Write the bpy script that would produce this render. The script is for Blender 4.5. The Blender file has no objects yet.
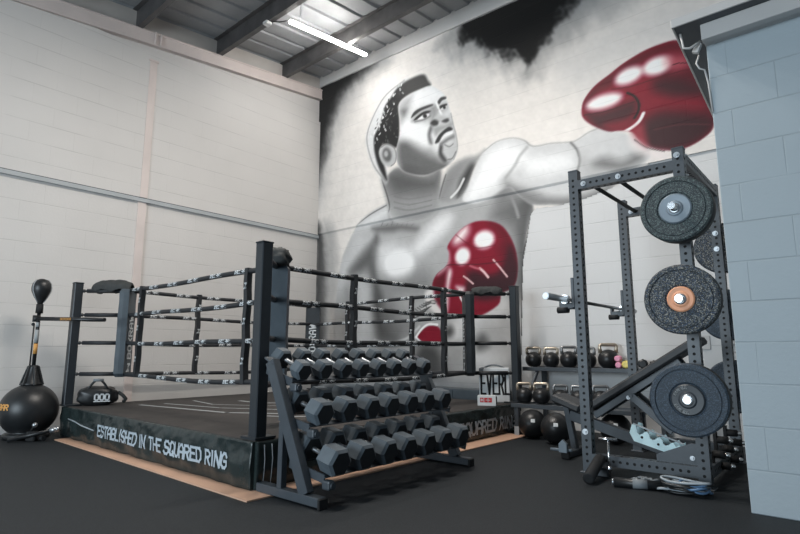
import bpy, bmesh, math, random
import numpy as np
from mathutils import Vector, Matrix, noise
R = math.radians
PI = math.pi
C = bpy.context.scene.collection
rnd = random.Random(7)

# ------------------------------------------------------------------ materials
def lin(c):
    c = c/255.0
    return c/12.92 if c <= 0.04045 else ((c+0.055)/1.055)**2.4
def rgb(r, g=None, b=None):
    if g is None: g = b = r
    return (lin(r), lin(g), lin(b), 1.0)

def mat(name, col, rough=0.5, metal=0.0, var=0.15, vscale=8.0, bump=0.0, bscale=60.0, spec=0.5, emit=None, estr=0.0):
    m = bpy.data.materials.new(name); m.use_nodes = True
    nt = m.node_tree; N = nt.nodes; L = nt.links
    b = N['Principled BSDF']
    b.inputs['Roughness'].default_value = rough
    b.inputs['Metallic'].default_value = metal
    b.inputs['Specular IOR Level'].default_value = spec
    tc = N.new('ShaderNodeTexCoord')
    nz = N.new('ShaderNodeTexNoise'); nz.inputs['Scale'].default_value = vscale; nz.inputs['Detail'].default_value = 4
    L.new(tc.outputs['Object'], nz.inputs['Vector'])
    rp = N.new('ShaderNodeValToRGB')
    lo = tuple(max(0, c*(1-var)) for c in col[:3])+(1,); hi = tuple(min(1, c*(1+var)) for c in col[:3])+(1,)
    rp.color_ramp.elements[0].position = 0.3; rp.color_ramp.elements[0].color = lo
    rp.color_ramp.elements[1].position = 0.7; rp.color_ramp.elements[1].color = hi
    L.new(nz.outputs['Fac'], rp.inputs['Fac']); L.new(rp.outputs['Color'], b.inputs['Base Color'])
    if bump:
        n2 = N.new('ShaderNodeTexNoise'); n2.inputs['Scale'].default_value = bscale; n2.inputs['Detail'].default_value = 3
        L.new(tc.outputs['Object'], n2.inputs['Vector'])
        bp = N.new('ShaderNodeBump'); bp.inputs['Strength'].default_value = bump; bp.inputs['Distance'].default_value = 0.01
        L.new(n2.outputs['Fac'], bp.inputs['Height']); L.new(bp.outputs['Normal'], b.inputs['Normal'])
    if emit:
        b.inputs['Emission Color'].default_value = emit; b.inputs['Emission Strength'].default_value = estr
    return m

def block_mat(name, col, axes, from_attr=False, rough=0.55, joint=0.80, perp=0.3, row=0.241):
    """painted blockwork: courses of 0.239 m; axes = which object axes run along / up the wall"""
    m = bpy.data.materials.new(name); m.use_nodes = True
    nt = m.node_tree; N = nt.nodes; L = nt.links
    b = N['Principled BSDF']; b.inputs['Roughness'].default_value = rough; b.inputs['Specular IOR Level'].default_value = 0.3
    tc = N.new('ShaderNodeTexCoord'); sp = N.new('ShaderNodeSeparateXYZ'); cb = N.new('ShaderNodeCombineXYZ')
    L.new(tc.outputs['Object'], sp.inputs[0]); L.new(sp.outputs[axes[0]], cb.inputs[0]); L.new(sp.outputs[axes[1]], cb.inputs[1])
    br = N.new('ShaderNodeTexBrick'); br.inputs['Scale'].default_value = 1.0
    br.inputs['Brick Width'].default_value = 2*row; br.inputs['Row Height'].default_value = row
    br.inputs['Mortar Size'].default_value = 0.0045; br.inputs['Mortar Smooth'].default_value = 0.7
    br.offset = 0.5
    L.new(cb.outputs[0], br.inputs['Vector'])
    nz = N.new('ShaderNodeTexNoise'); nz.inputs['Scale'].default_value = 1.7; nz.inputs['Detail'].default_value = 5
    L.new(tc.outputs['Object'], nz.inputs['Vector'])
    # joint visibility broken up by noise (the paint fills many of them)
    n3 = N.new('ShaderNodeTexNoise'); n3.inputs['Scale'].default_value = 2.6; n3.inputs['Detail'].default_value = 2
    L.new(tc.outputs['Object'], n3.inputs['Vector'])
    mr = N.new('ShaderNodeMapRange'); mr.inputs['From Min'].default_value = 0.35; mr.inputs['From Max'].default_value = 0.62
    mr.inputs['To Min'].default_value = 0.15; mr.inputs['To Max'].default_value = 1.0
    L.new(n3.outputs['Fac'], mr.inputs['Value'])
    # bed joints read clearly, the perpends are mostly filled with paint
    dv_ = N.new('ShaderNodeMath'); dv_.operation = 'DIVIDE'; dv_.inputs[1].default_value = row
    L.new(sp.outputs[axes[1]], dv_.inputs[0])
    fr = N.new('ShaderNodeMath'); fr.operation = 'PINGPONG'; fr.inputs[1].default_value = 0.5; L.new(dv_.outputs[0], fr.inputs[0])
    ms = N.new('ShaderNodeMapRange'); ms.inputs['From Min'].default_value = 0.008; ms.inputs['From Max'].default_value = 0.026; ms.inputs['To Min'].default_value = 1; ms.inputs['To Max'].default_value = 0
    L.new(fr.outputs[0], ms.inputs['Value'])
    bw = N.new('ShaderNodeMath'); bw.operation = 'MULTIPLY'; bw.inputs[1].default_value = perp; L.new(br.outputs['Fac'], bw.inputs[0])
    mxx = N.new('ShaderNodeMath'); mxx.operation = 'MAXIMUM'; L.new(ms.outputs[0], mxx.inputs[0]); L.new(bw.outputs[0], mxx.inputs[1])
    mu = N.new('ShaderNodeMath'); mu.operation = 'MULTIPLY'
    L.new(mxx.outputs[0], mu.inputs[0]); L.new(mr.outputs[0], mu.inputs[1])
    if from_attr:
        at = N.new('ShaderNodeAttribute'); at.attribute_name = 'paint'; src = at.outputs['Color']
    else:
        mx = N.new('ShaderNodeMix'); mx.data_type = 'RGBA'
        mx.inputs['A'].default_value = tuple(c*0.93 for c in col[:3])+(1,); mx.inputs['B'].default_value = tuple(min(1, c*1.04) for c in col[:3])+(1,)
        L.new(nz.outputs['Fac'], mx.inputs['Factor']); src = mx.outputs['Result']
    m2 = N.new('ShaderNodeMix'); m2.data_type = 'RGBA'; m2.blend_type = 'MULTIPLY'
    m2.inputs['B'].default_value = (joint, joint, joint, 1)  # joints darkened: recess shading put into the paint colour
    L.new(src, m2.inputs['A']); L.new(mu.outputs[0], m2.inputs['Factor'])
    L.new(m2.outputs['Result'], b.inputs['Base Color'])
    n4 = N.new('ShaderNodeTexNoise'); n4.inputs['Scale'].default_value = 45; n4.inputs['Detail'].default_value = 4
    L.new(tc.outputs['Object'], n4.inputs['Vector'])
    ad = N.new('ShaderNodeMath'); ad.operation = 'MULTIPLY_ADD'; ad.inputs[1].default_value = -4.0
    L.new(mu.outputs[0], ad.inputs[0]); L.new(n4.outputs['Fac'], ad.inputs[2])
    bp = N.new('ShaderNodeBump'); bp.inputs['Strength'].default_value = 0.25; bp.inputs['Distance'].default_value = 0.004
    L.new(ad.outputs[0], bp.inputs['Height']); L.new(bp.outputs['Normal'], b.inputs['Normal'])
    return m

def speckle_mat(name, base, specks, rough=0.6, amount=0.62, scale=210):
    """recycled-rubber crumb: small coloured flecks on dark rubber"""
    m = bpy.data.materials.new(name); m.use_nodes = True
    nt = m.node_tree; N = nt.nodes; L = nt.links
    b = N['Principled BSDF']; b.inputs['Roughness'].default_value = rough; b.inputs['Specular IOR Level'].default_value = 0.35
    tc = N.new('ShaderNodeTexCoord')
    v = N.new('ShaderNodeTexVoronoi'); v.inputs['Scale'].default_value = scale
    L.new(tc.outputs['Object'], v.inputs['Vector'])
    sep = N.new('ShaderNodeSeparateColor'); L.new(v.outputs['Color'], sep.inputs[0])
    rp = N.new('ShaderNodeValToRGB'); e = rp.color_ramp.elements
    rp.color_ramp.interpolation = 'CONSTANT'
    e[0].position = 0; e[0].color = base; e[1].position = amount; e[1].color = specks[0]
    for i, s in enumerate(specks[1:]):
        x = e.new(amount+(1-amount)*(i+1)/len(specks)); x.color = s
    L.new(sep.outputs[0], rp.inputs['Fac']); L.new(rp.outputs['Color'], b.inputs['Base Color'])
    bp = N.new('ShaderNodeBump'); bp.inputs['Strength'].default_value = 0.3; bp.inputs['Distance'].default_value = 0.003
    L.new(v.outputs['Distance'], bp.inputs['Height']); L.new(bp.outputs['Normal'], b.inputs['Normal'])
    return m

M = dict(
    wall=block_mat('painted_blockwork_left', rgb(214, 210, 206), (1, 2)),
    wall_b=block_mat('painted_blockwork_back', rgb(214, 214, 214), (0, 2)),
    wall_r=block_mat('blockwork_right_shaded', rgb(170, 181, 187), (0, 2), joint=0.80, perp=0.8, row=0.239),  # same white paint; shade and cool light put into the colour
    mural=block_mat('mural_paint', rgb(200), (0, 2), from_attr=True, joint=0.86),
    floor=speckle_mat('rubber_floor', rgb(26, 30, 34), [rgb(32, 37, 41), rgb(24, 28, 31), rgb(40, 45, 49)], 0.66, 0.5),
    sheet=mat('roof_sheet', rgb(142, 144, 146), 0.5, 0.0, 0.10, 3),
    purlin=mat('galvanised_purlin', rgb(84, 82, 82), 0.5, 0.25, 0.25, 5),
    steel_w=mat('cream_painted_steel', rgb(216, 203, 197), 0.5, 0, 0.06, 3),
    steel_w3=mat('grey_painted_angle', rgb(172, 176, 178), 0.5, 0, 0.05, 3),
    steel_w2=mat('white_painted_steel', rgb(196, 194, 192), 0.5, 0, 0.05, 3),
    closure=mat('roof_closure_board', rgb(186, 180, 174), 0.6, 0, 0.06, 3),
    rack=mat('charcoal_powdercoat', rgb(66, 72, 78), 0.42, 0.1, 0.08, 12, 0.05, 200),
    tube_shade=mat('tube_hollow_shade', rgb(18), 0.8),
    black=mat('black_satin', rgb(30, 32, 34), 0.4, 0, 0.12, 10),
    blackm=mat('black_matt', rgb(24, 25, 27), 0.75, 0, 0.15, 14, 0.15, 90),
    post=mat('post_powdercoat', rgb(40, 45, 50), 0.42, 0.1, 0.1, 8),
    vinyl=mat('ring_apron_vinyl', rgb(38, 47, 47), 0.27, 0, 0.25, 4, 0.3, 14),
    pad=mat('corner_pad_vinyl', rgb(68, 77, 84), 0.38, 0, 0.15, 6, 0.2, 16),
    padb=mat('black_pad_vinyl', rgb(38, 42, 46), 0.4, 0, 0.15, 6, 0.2, 16),
    rope=mat('rope_sleeve', rgb(36, 38, 41), 0.55, 0, 0.12, 20, 0.2, 60),
    canvas=mat('ring_canvas', rgb(54, 50, 48), 0.85, 0, 0.18, 5, 0.2, 40),
    white=mat('white_print', rgb(216, 220, 222), 0.55, 0, 0.04, 10),
    whiteblue=mat('pale_blue_print', rgb(170, 180, 188), 0.5, 0, 0.05, 10),
    greyprint=mat('grey_print', rgb(158, 162, 164), 0.6, 0, 0.05, 10),
    orange=mat('orange_print', rgb(206, 150, 80), 0.5, 0, 0.1, 10),
    ply=mat('plywood', rgb(194, 157, 133), 0.6, 0, 0.10, 3),
    chrome=mat('bright_chrome', rgb(214, 216, 218), 0.2, 1.0, 0.04, 8),
    zinc=mat('zinc_steel', rgb(176, 180, 184), 0.35, 0.9, 0.08, 20),
    hex_lit=mat('hex_rubber_lit', rgb(82, 91, 98), 0.5, 0, 0.12, 18, 0.06, 80),  # sides of the heads lightened in colour as if lit
    hex_shaded=mat('hex_rubber_end_shaded', rgb(33, 35, 38), 0.55, 0, 0.12, 18, 0.06, 80),  # same rubber, end faces darkened in colour as if in shade
    plate_a=speckle_mat('crumb_plate_teal', rgb(50, 58, 62), [rgb(78, 92, 94), rgb(44, 50, 54), rgb(100, 114, 112)], 0.6, 0.5),
    plate_b=speckle_mat('crumb_plate_blue', rgb(42, 47, 52), [rgb(74, 88, 104), rgb(150, 148, 140), rgb(56, 72, 96), rgb(120, 122, 120)], 0.6, 0.6),
    plate_c=speckle_mat('crumb_plate_dark', rgb(48, 58, 68), [rgb(62, 76, 92), rgb(52, 64, 76), rgb(72, 86, 100)], 0.55, 0.55),
    plate_rim=mat('plate_rubber', rgb(36, 40, 43), 0.6, 0, 0.1, 20, 0.1, 90),
    hub_grey=mat('grey_hub', rgb(120, 132, 142), 0.45, 0.2, 0.06, 10),
    hub_orange=mat('orange_hub', rgb(226, 160, 122), 0.5, 0, 0.06, 10),
    hub_black=mat('black_hub', rgb(46, 52, 58), 0.45, 0, 0.08, 10),
    knurl=mat('dark_steel_bar', rgb(70, 72, 74), 0.35, 0.8, 0.1, 40),
    kb=mat('kettlebell_black', rgb(30, 31, 33), 0.38, 0.1, 0.12, 12, 0.05, 60),
    kbh=mat('worn_steel_handle', rgb(190, 176, 158), 0.32, 0.75, 0.1, 20),
    kbh2=mat('grey_steel_handle', rgb(150, 150, 150), 0.35, 0.75, 0.1, 20),
    pink=mat('pink_vinyl', rgb(226, 150, 178), 0.45), yellow=mat('yellow_vinyl', rgb(226, 206, 110), 0.45), red=mat('red_label', rgb(196, 44, 52), 0.5),
    teal=mat('pale_zinc_ladder', rgb(214, 244, 250), 0.3, 0.0, 0.06, 10),
    upholst=mat('bench_vinyl', rgb(50, 52, 55), 0.55, 0, 0.1, 10, 0.15, 60),
    rubber=mat('foot_rubber', rgb(22), 0.8),
    cloth=mat('black_cloth', rgb(52, 54, 54), 0.8, 0, 0.2, 12, 0.4, 30),
    led=mat('led_diffuser', rgb(240), 0.4, 0, 0, 5, emit=(1.0, 0.97, 0.93, 1), estr=80.0),
    greyfab=mat('grey_wrap', rgb(120, 126, 130), 0.7),
    bluecord=mat('blue_cord', rgb(84, 116, 150), 0.5), palecord=mat('pale_cord', rgb(160, 168, 174), 0.5),
    deck=mat('deck_steel', rgb(120, 126, 130), 0.5, 0, 0.05, 3),
)

# ------------------------------------------------------------------ mesh helpers
def frame(d, up=None):
    d = Vector(d).normalized()
    up = Vector(up) if up is not None else (Vector((0, 0, 1)) if abs(d.z) < 0.95 else Vector((1, 0, 0)))
    x = up.cross(d)
    if x.length < 1e-6: x = Vector((1, 0, 0)).cross(d)
    x.normalize(); y = d.cross(x)
    return x, y, d

def box(bm, c, s, rot=None, bev=0.0, seg=1, smooth=False, mi=0):
    t = bmesh.new()
    bmesh.ops.create_cube(t, size=1.0)
    bmesh.ops.scale(t, vec=Vector(s), verts=t.verts)
    if bev: bmesh.ops.bevel(t, geom=t.edges[:], offset=bev, segments=seg, affect='EDGES', profile=0.5)
    mtx = Matrix.Translation(Vector(c))
    if rot is not None: mtx = mtx @ (rot if isinstance(rot, Matrix) else Matrix.Rotation(rot[0], 4, rot[1]))
    bmesh.ops.transform(t, matrix=mtx, verts=t.verts)
    merge(bm, t, smooth, mi)

def merge(bm, t, smooth=False, mi=0):
    vm = {}
    for v in t.verts: vm[v] = bm.verts.new(v.co)
    for f in t.faces:
        try:
            nf = bm.faces.new([vm[v] for v in f.verts]); nf.smooth = smooth; nf.material_index = mi if mi else f.material_index
        except ValueError: pass
    t.free()

def beam(bm, p0, p1, w, h, up=None, bev=0.003, mi=0):
    """rectangular bar from p0 to p1: w across, h along up"""
    p0 = Vector(p0); p1 = Vector(p1); x, y, d = frame(p1-p0, up)
    m = Matrix((x, y, d)).transposed().to_4x4()
    t = bmesh.new(); bmesh.ops.create_cube(t, size=1.0)
    bmesh.ops.scale(t, vec=Vector((w, h, (p1-p0).length)), verts=t.verts)
    if bev: bmesh.ops.bevel(t, geom=t.edges[:], offset=bev, segments=1, affect='EDGES')
    bmesh.ops.transform(t, matrix=Matrix.Translation((p0+p1)/2) @ m, verts=t.verts)
    merge(bm, t, False, mi)

def cyl(bm, p0, p1, r0, r1=None, n=16, cap=True, mi=0):
    tube(bm, [p0, p1], [r0, r0 if r1 is None else r1], n, cap, mi)

def tube(bm, pts, r, n=10, cap=True, mi=0):
    pts = [Vector(p) for p in pts]
    rs = r if isinstance(r, (list, tuple)) else [r]*len(pts)
    rings = []; px = None
    for i, p in enumerate(pts):
        d = (pts[min(i+1, len(pts)-1)]-pts[max(i-1, 0)])
        if d.length < 1e-9: d = Vector((0, 0, 1))
        if px is None: x, y, d = frame(d)
        else:
            d.normalize(); x = px-d*px.dot(d)
            x = x.normalized() if x.length > 1e-6 else frame(d)[0]
            y = d.cross(x)
        px = x
        rings.append([bm.verts.new(p+(x*math.cos(2*PI*k/n)+y*math.sin(2*PI*k/n))*rs[i]) for k in range(n)])
    for a, b in zip(rings, rings[1:]):
        for k in range(n):
            f = bm.faces.new((a[k], a[(k+1) % n], b[(k+1) % n], b[k])); f.smooth = True; f.material_index = mi
    if cap:
        f = bm.faces.new(rings[0][::-1]); f.material_index = mi
        f = bm.faces.new(rings[-1]); f.material_index = mi

def lathe(bm, prof, c=(0, 0, 0), axis=(0, 0, 1), n=32, mi=0, smooth=True):
    """prof: list of (r, h) from bottom to top along axis"""
    x, y, d = frame(axis); c = Vector(c)
    rings = []
    for r, h in prof:
        if r < 1e-6: rings.append([bm.verts.new(c+d*h)])
        else: rings.append([bm.verts.new(c+d*h+(x*math.cos(2*PI*k/n)+y*math.sin(2*PI*k/n))*r) for k in range(n)])
    for a, b in zip(rings, rings[1:]):
        for k in range(n):
            q = [a[k % len(a)], a[(k+1) % len(a)], b[(k+1) % len(b)], b[k % len(b)]]
            u = []
            for v in q:
                if v not in u: u.append(v)
            if len(u) >= 3:
                f = bm.faces.new(u); f.smooth = smooth; f.material_index = mi
    if len(rings[0]) > 1: bm.faces.new(rings[0][::-1]).material_index = mi
    if len(rings[-1]) > 1: bm.faces.new(rings[-1]).material_index = mi

def ball(bm, c, r, sc=(1, 1, 1), sub=24, ring=16, mi=0):
    t = bmesh.new(); bmesh.ops.create_uvsphere(t, u_segments=sub, v_segments=ring, radius=r)
    bmesh.ops.scale(t, vec=Vector(sc), verts=t.verts)
    bmesh.ops.translate(t, vec=Vector(c), verts=t.verts)
    merge(bm, t, True, mi)

def prism(bm, poly, origin, u, v, depth, mi=0, bev=0.0):
    """extrude polygon (in plane u,v at origin) by depth along u x v"""
    o = Vector(origin); u = Vector(u).normalized(); v = Vector(v).normalized(); w = u.cross(v)
    t = bmesh.new()
    a = [t.verts.new(o+u*p[0]+v*p[1]) for p in poly]; b = [t.verts.new(o+u*p[0]+v*p[1]+w*depth) for p in poly]
    n = len(poly)
    t.faces.new(a[::-1]); t.faces.new(b)
    for k in range(n): t.faces.new((a[k], a[(k+1) % n], b[(k+1) % n], b[k]))
    bmesh.ops.recalc_face_normals(t, faces=t.faces)
    if bev: bmesh.ops.bevel(t, geom=t.edges[:], offset=bev, segments=1, affect='EDGES')
    merge(bm, t, False, mi)

def obj(name, bm, mats, parent=None, loc=None):
    me = bpy.data.meshes.new(name)
    bm.normal_update(); bm.to_mesh(me); bm.free()
    for m in (mats if isinstance(mats, (list, tuple)) else [mats]): me.materials.append(m)
    o = bpy.data.objects.new(name, me); C.objects.link(o)
    if parent: o.parent = parent
    if loc: o.location = loc
    return o

def thing(name, label, cat, loc=(0, 0, 0), rz=0, group=None):
    o = bpy.data.objects.new(name, None); C.objects.link(o)
    o.location = loc; o.rotation_euler = (0, 0, rz); o.empty_display_size = 0.1
    return tag(o, label, cat, group)
def tag(o, label, cat, group=None):
    o['label'] = label; o['category'] = cat
    if group: o['group'] = group
    return o
def struct(name, bm, m):
    o = obj(name, bm, m); o['kind'] = 'structure'; return o
def dup(root, loc=None, rz=None, label=None, group=None):
    r = root.copy(); C.objects.link(r)
    if loc is not None: r.location = loc
    if rz is not None: r.rotation_euler = (0, 0, rz)
    if label: r['label'] = label
    if group: r['group'] = group
    for ch in list(root.children):
        c = ch.copy(); C.objects.link(c); c.parent = r
        for g in ch.children:
            d = g.copy(); C.objects.link(d); d.parent = c
    return r
NB = bmesh.new

# stroke lettering: polylines in a 1 x 1.5 cell
GL = {
 'A': [[(0, 0), (0, 1.1), (.3, 1.5), (.7, 1.5), (1, 1.1), (1, 0)], [(0, .65), (1, .65)]], 'B': [[(0, 0), (0, 1.5), (.7, 1.5), (1, 1.25), (1, 1), (.75, .78), (0, .78)], [(.75, .78), (1, .55), (1, .25), (.75, 0), (0, 0)]],
 'D': [[(0, 0), (0, 1.5), (.65, 1.5), (1, 1.15), (1, .35), (.65, 0), (0, 0)]], 'E': [[(1, 1.5), (0, 1.5), (0, 0), (1, 0)], [(0, .78), (.8, .78)]],
 'G': [[(1, 1.2), (.7, 1.5), (.3, 1.5), (0, 1.2), (0, .3), (.3, 0), (.7, 0), (1, .3), (1, .7), (.55, .7)]], 'H': [[(0, 0), (0, 1.5)], [(1, 0), (1, 1.5)], [(0, .75), (1, .75)]],
 'I': [[(.22, 0), (.22, 1.5)]], 'L': [[(0, 1.5), (0, 0), (.9, 0)]], 'N': [[(0, 0), (0, 1.5), (1, 0), (1, 1.5)]],
 'O': [[(.3, 0), (0, .3), (0, 1.2), (.3, 1.5), (.7, 1.5), (1, 1.2), (1, .3), (.7, 0), (.3, 0)]],
 'Q': [[(.3, 0), (0, .3), (0, 1.2), (.3, 1.5), (.7, 1.5), (1, 1.2), (1, .3), (.7, 0), (.3, 0)], [(.6, .4), (1.05, -.1)]],
 'R': [[(0, 0), (0, 1.5), (.7, 1.5), (1, 1.2), (1, 1), (.7, .72), (0, .72)], [(.5, .72), (1, 0)]],
 'S': [[(1, 1.25), (.75, 1.5), (.25, 1.5), (0, 1.25), (0, 1), (.2, .8), (.8, .7), (1, .5), (1, .25), (.75, 0), (.25, 0), (0, .25)]],
 'T': [[(0, 1.5), (1, 1.5)], [(.5, 1.5), (.5, 0)]], 'U': [[(0, 1.5), (0, .3), (.3, 0), (.7, 0), (1, .3), (1, 1.5)]],
 'V': [[(0, 1.5), (.5, 0), (1, 1.5)]], 'W': [[(0, 1.5), (.25, 0), (.5, 1), (.75, 0), (1, 1.5)]], 'X': [[(0, 0), (1, 1.5)], [(0, 1.5), (1, 0)]],
 '0': [[(.3, 0), (0, .3), (0, 1.2), (.3, 1.5), (.7, 1.5), (1, 1.2), (1, .3), (.7, 0), (.3, 0)]],
 '>': [[(0, .1), (.55, .55), (.55, .95), (1, 1.4), (.3, 1.4)], [(.35, .2), (.8, .2), (.55, .6)]],
}
def letters(bm, text, place, h, wr=0.62, st=0.18, gap=0.3, step=None, mi=0):
    """write text with place(a, b) -> point, a along, b up (metres); h letter height; returns total length"""
    k = h/1.5; cw = h*wr; x = 0.0
    for ch in text:
        if ch == ' ': x += cw*0.75; continue
        for pl in GL[ch]:
            for (ax, ay), (bx, by) in zip(pl, pl[1:]):
                a = Vector((x+ax*cw, ay*k)); b = Vector((x+bx*cw, by*k)); d = (b-a)
                l = d.length; d = d/l; w = Vector((-d.y, d.x))*h*st/2; a = a-d*h*st/2; b = b+d*h*st/2
                n = 1 if not step else max(1, int((b-a).length/step+0.99))
                for i in range(n):
                    p = a+(b-a)*(i/n); q = a+(b-a)*((i+1)/n)
                    f = bm.faces.new([bm.verts.new(place(*c)) for c in (p-w, q-w, q+w, p+w)]); f.material_index = mi
        x += (cw*0.45 if ch == 'I' else cw)+h*gap
    return x
def text_len(text, h, wr=0.62, gap=0.3):
    cw = h*wr; x = 0
    for ch in text: x += cw*0.75 if ch == ' ' else (cw*0.45 if ch == 'I' else cw)+h*gap
    return x

# ------------------------------------------------------------------ room
XL, YB, XR, YR = -7.3, 6.2, -0.583, 3.72      # left wall, mural wall, right partition edge / face
ZM = 2.98                                    # ledge half way up the walls
def ceil_z(y): return 5.99+0.105*(y-6.2)
def raf_t(y): return 5.755+0.112*(y-6.2)
def raf_b(y): return 5.56+0.112*(y-6.2)

bm = NB(); box(bm, (-2.2, 0.0, -0.05), (11.4, 13.2, 0.1)); struct('floor', bm, M['floor'])
bm = NB(); prism(bm, [(-6, 0), (6.4, 0), (6.4, 6.0), (-6, 4.74)], (XL-0.25, 0, 0), (0, 1, 0), (0, 0, 1), 0.25); 
box(bm, (XL+0.02, 0.2, (ZM+5.12)/2), (0.04, 12.0, 5.12-ZM))
struct('wall_left', bm, M['wall'])
bm = NB(); box(bm, (-2.2, YB+0.125, 3.0), (10.6, 0.25, 6.0)); struct('wall_back', bm, M['wall_b'])
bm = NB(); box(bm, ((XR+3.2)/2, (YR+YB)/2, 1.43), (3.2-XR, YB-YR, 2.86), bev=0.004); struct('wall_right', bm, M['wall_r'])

# corrugated roof sheet on sloping purlins
bm = NB()
xs = []; x = XL-0.2; 
while x < 3.3:
    for dx, dz in ((0, 0), (0.235, 0), (0.255, 0.028), (0.31, 0.028), (0.33, 0)): xs.append((x+dx, dz))
    x += 0.333
ys = [-6, 6.45]
lo = [[bm.verts.new((x, y, ceil_z(y)+dz)) for x, dz in xs] for y in ys]
hi = [[bm.verts.new((x, y, ceil_z(y)+dz+0.03)) for x, dz in xs] for y in ys]
for k in range(len(xs)-1):
    bm.faces.new((lo[0][k], lo[1][k], lo[1][k+1], lo[0][k+1])); bm.faces.new((hi[0][k], hi[0][k+1], hi[1][k+1], hi[1][k]))
for r0, r1 in ((lo[0], hi[0]), (hi[1], lo[1])):
    for k in range(len(xs)-1): bm.faces.new((r0[k], r0[k+1], r1[k+1], r1[k]))
struct('ceiling', bm, M['sheet'])

# rafter along the left wall, its bolted joint, and the closure boards above it
bm = NB()
prism(bm, [(-6, raf_b(-6)), (6.19, raf_b(6.19)), (6.19, raf_b(6.19)+0.018), (-6, raf_b(-6)+0.018)], (XL+0.04, 0, 0), (0, 1, 0), (0, 0, 1), 0.045)
prism(bm, [(-6, raf_t(-6)-0.018), (6.19, raf_t(6.19)-0.018), (6.19, raf_t(6.19)), (-6, raf_t(-6))], (XL+0.04, 0, 0), (0, 1, 0), (0, 0, 1), 0.045)
prism(bm, [(-6, raf_b(-6)), (6.19, raf_b(6.19)), (6.19, raf_t(6.19)), (-6, raf_t(-6))], (XL+0.001, 0, 0), (0, 1, 0), (0, 0, 1), 0.07)
for dy in (-0.045, 0.035):
    box(bm, (XL+0.07, 3.10+dy, raf_b(3.10)+0.098), (0.05, 0.02, 0.19))
struct('trim_1', bm, M['steel_w'])
bm = NB(); prism(bm, [(-6, raf_t(-6)), (6.19, raf_t(6.19)), (6.19, ceil_z(6.19)), (-6, ceil_z(-6))], (XL+0.001, 0, 0), (0, 1, 0), (0, 0, 1), 0.03)
struct('trim_2', bm, M['closure'])
# steel column set in the left wall
bm = NB(); box(bm, (XL+0.035, 3.07, (ZM+4.98)/2), (0.03, 0.10, 4.98-ZM)); box(bm, (XL+0.008, 3.07, ZM/2), (0.03, 0.11, ZM))
box(bm, (XL+0.048, 3.07, 4.985), (0.03, 0.13, 0.025))
struct('trim_3', bm, M['steel_w'])
# steel angle ledge on the left wall; dark strip stands in for the shaded gap
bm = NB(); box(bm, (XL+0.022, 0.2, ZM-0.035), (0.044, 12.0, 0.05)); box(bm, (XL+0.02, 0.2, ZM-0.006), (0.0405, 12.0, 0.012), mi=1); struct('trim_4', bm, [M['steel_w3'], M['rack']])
# white ring beam above the mural
bm = NB(); prism(bm, [(-7.29, 5.81), (3.2, 5.56), (3.2, 6.05), (-7.29, 6.05)], (0, YB-0.001, 0), (1, 0, 0), (0, 0, 1), 0.06); struct('trim_5', bm, M['steel_w2'])
# roof purlins: cold-rolled Z sections across the room
ti = 6
for y in (5.28, 4.02, 2.79, 1.54, 0.29, -0.96, -2.2, -3.45):
    z0 = raf_t(y); z1 = ceil_z(y)
    bm = NB()
    prism(bm, [(0, 0), (0.075, 0), (0.075, 0.022), (0.068, 0.022), (0.068, 0.007), (0.007, 0.007), (0.007, z1-z0-0.007), (-0.06, z1-z0-0.007), (-0.06, z1-z0), (0, z1-z0)],
          (XL+0.02, y, z0), (0, 1, 0), (0, 0, 1), 10.4)
    struct('trim_%d' % ti, bm, M['purlin']); ti += 1
# mezzanine deck (slab colour darkened for its shaded underside, pale edge trim) and lintel over the right partition
bm = NB()
prism(bm, [(-0.72, 3.51), (3.2, 3.51), (3.2, 6.19), (-0.85, 6.19)], (0, 0, 2.945), (1, 0, 0), (0, 1, 0), 0.045)
struct('trim_%d' % ti, bm, M['rack']); ti += 1
bm = NB()
box(bm, (1.238, 3.505, 2.966), (3.93, 0.012, 0.055)); beam(bm, (-0.725, 3.50, 2.966), (-0.853, 6.16, 2.966), 0.012, 0.055)
struct('trim_%d' % ti, bm, M['steel_w2']); ti += 1
bm = NB(); box(bm, ((-0.585+3.2)/2, 4.92, 2.90), (3.2+0.585, 2.54, 0.09), bev=0.002); box(bm, ((-0.585+3.2)/2, 3.62, 2.893), (3.2+0.585, 0.06, 0.105), bev=0.003)
struct('trim_%d' % ti, bm, M['steel_w2']); ti += 1
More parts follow.
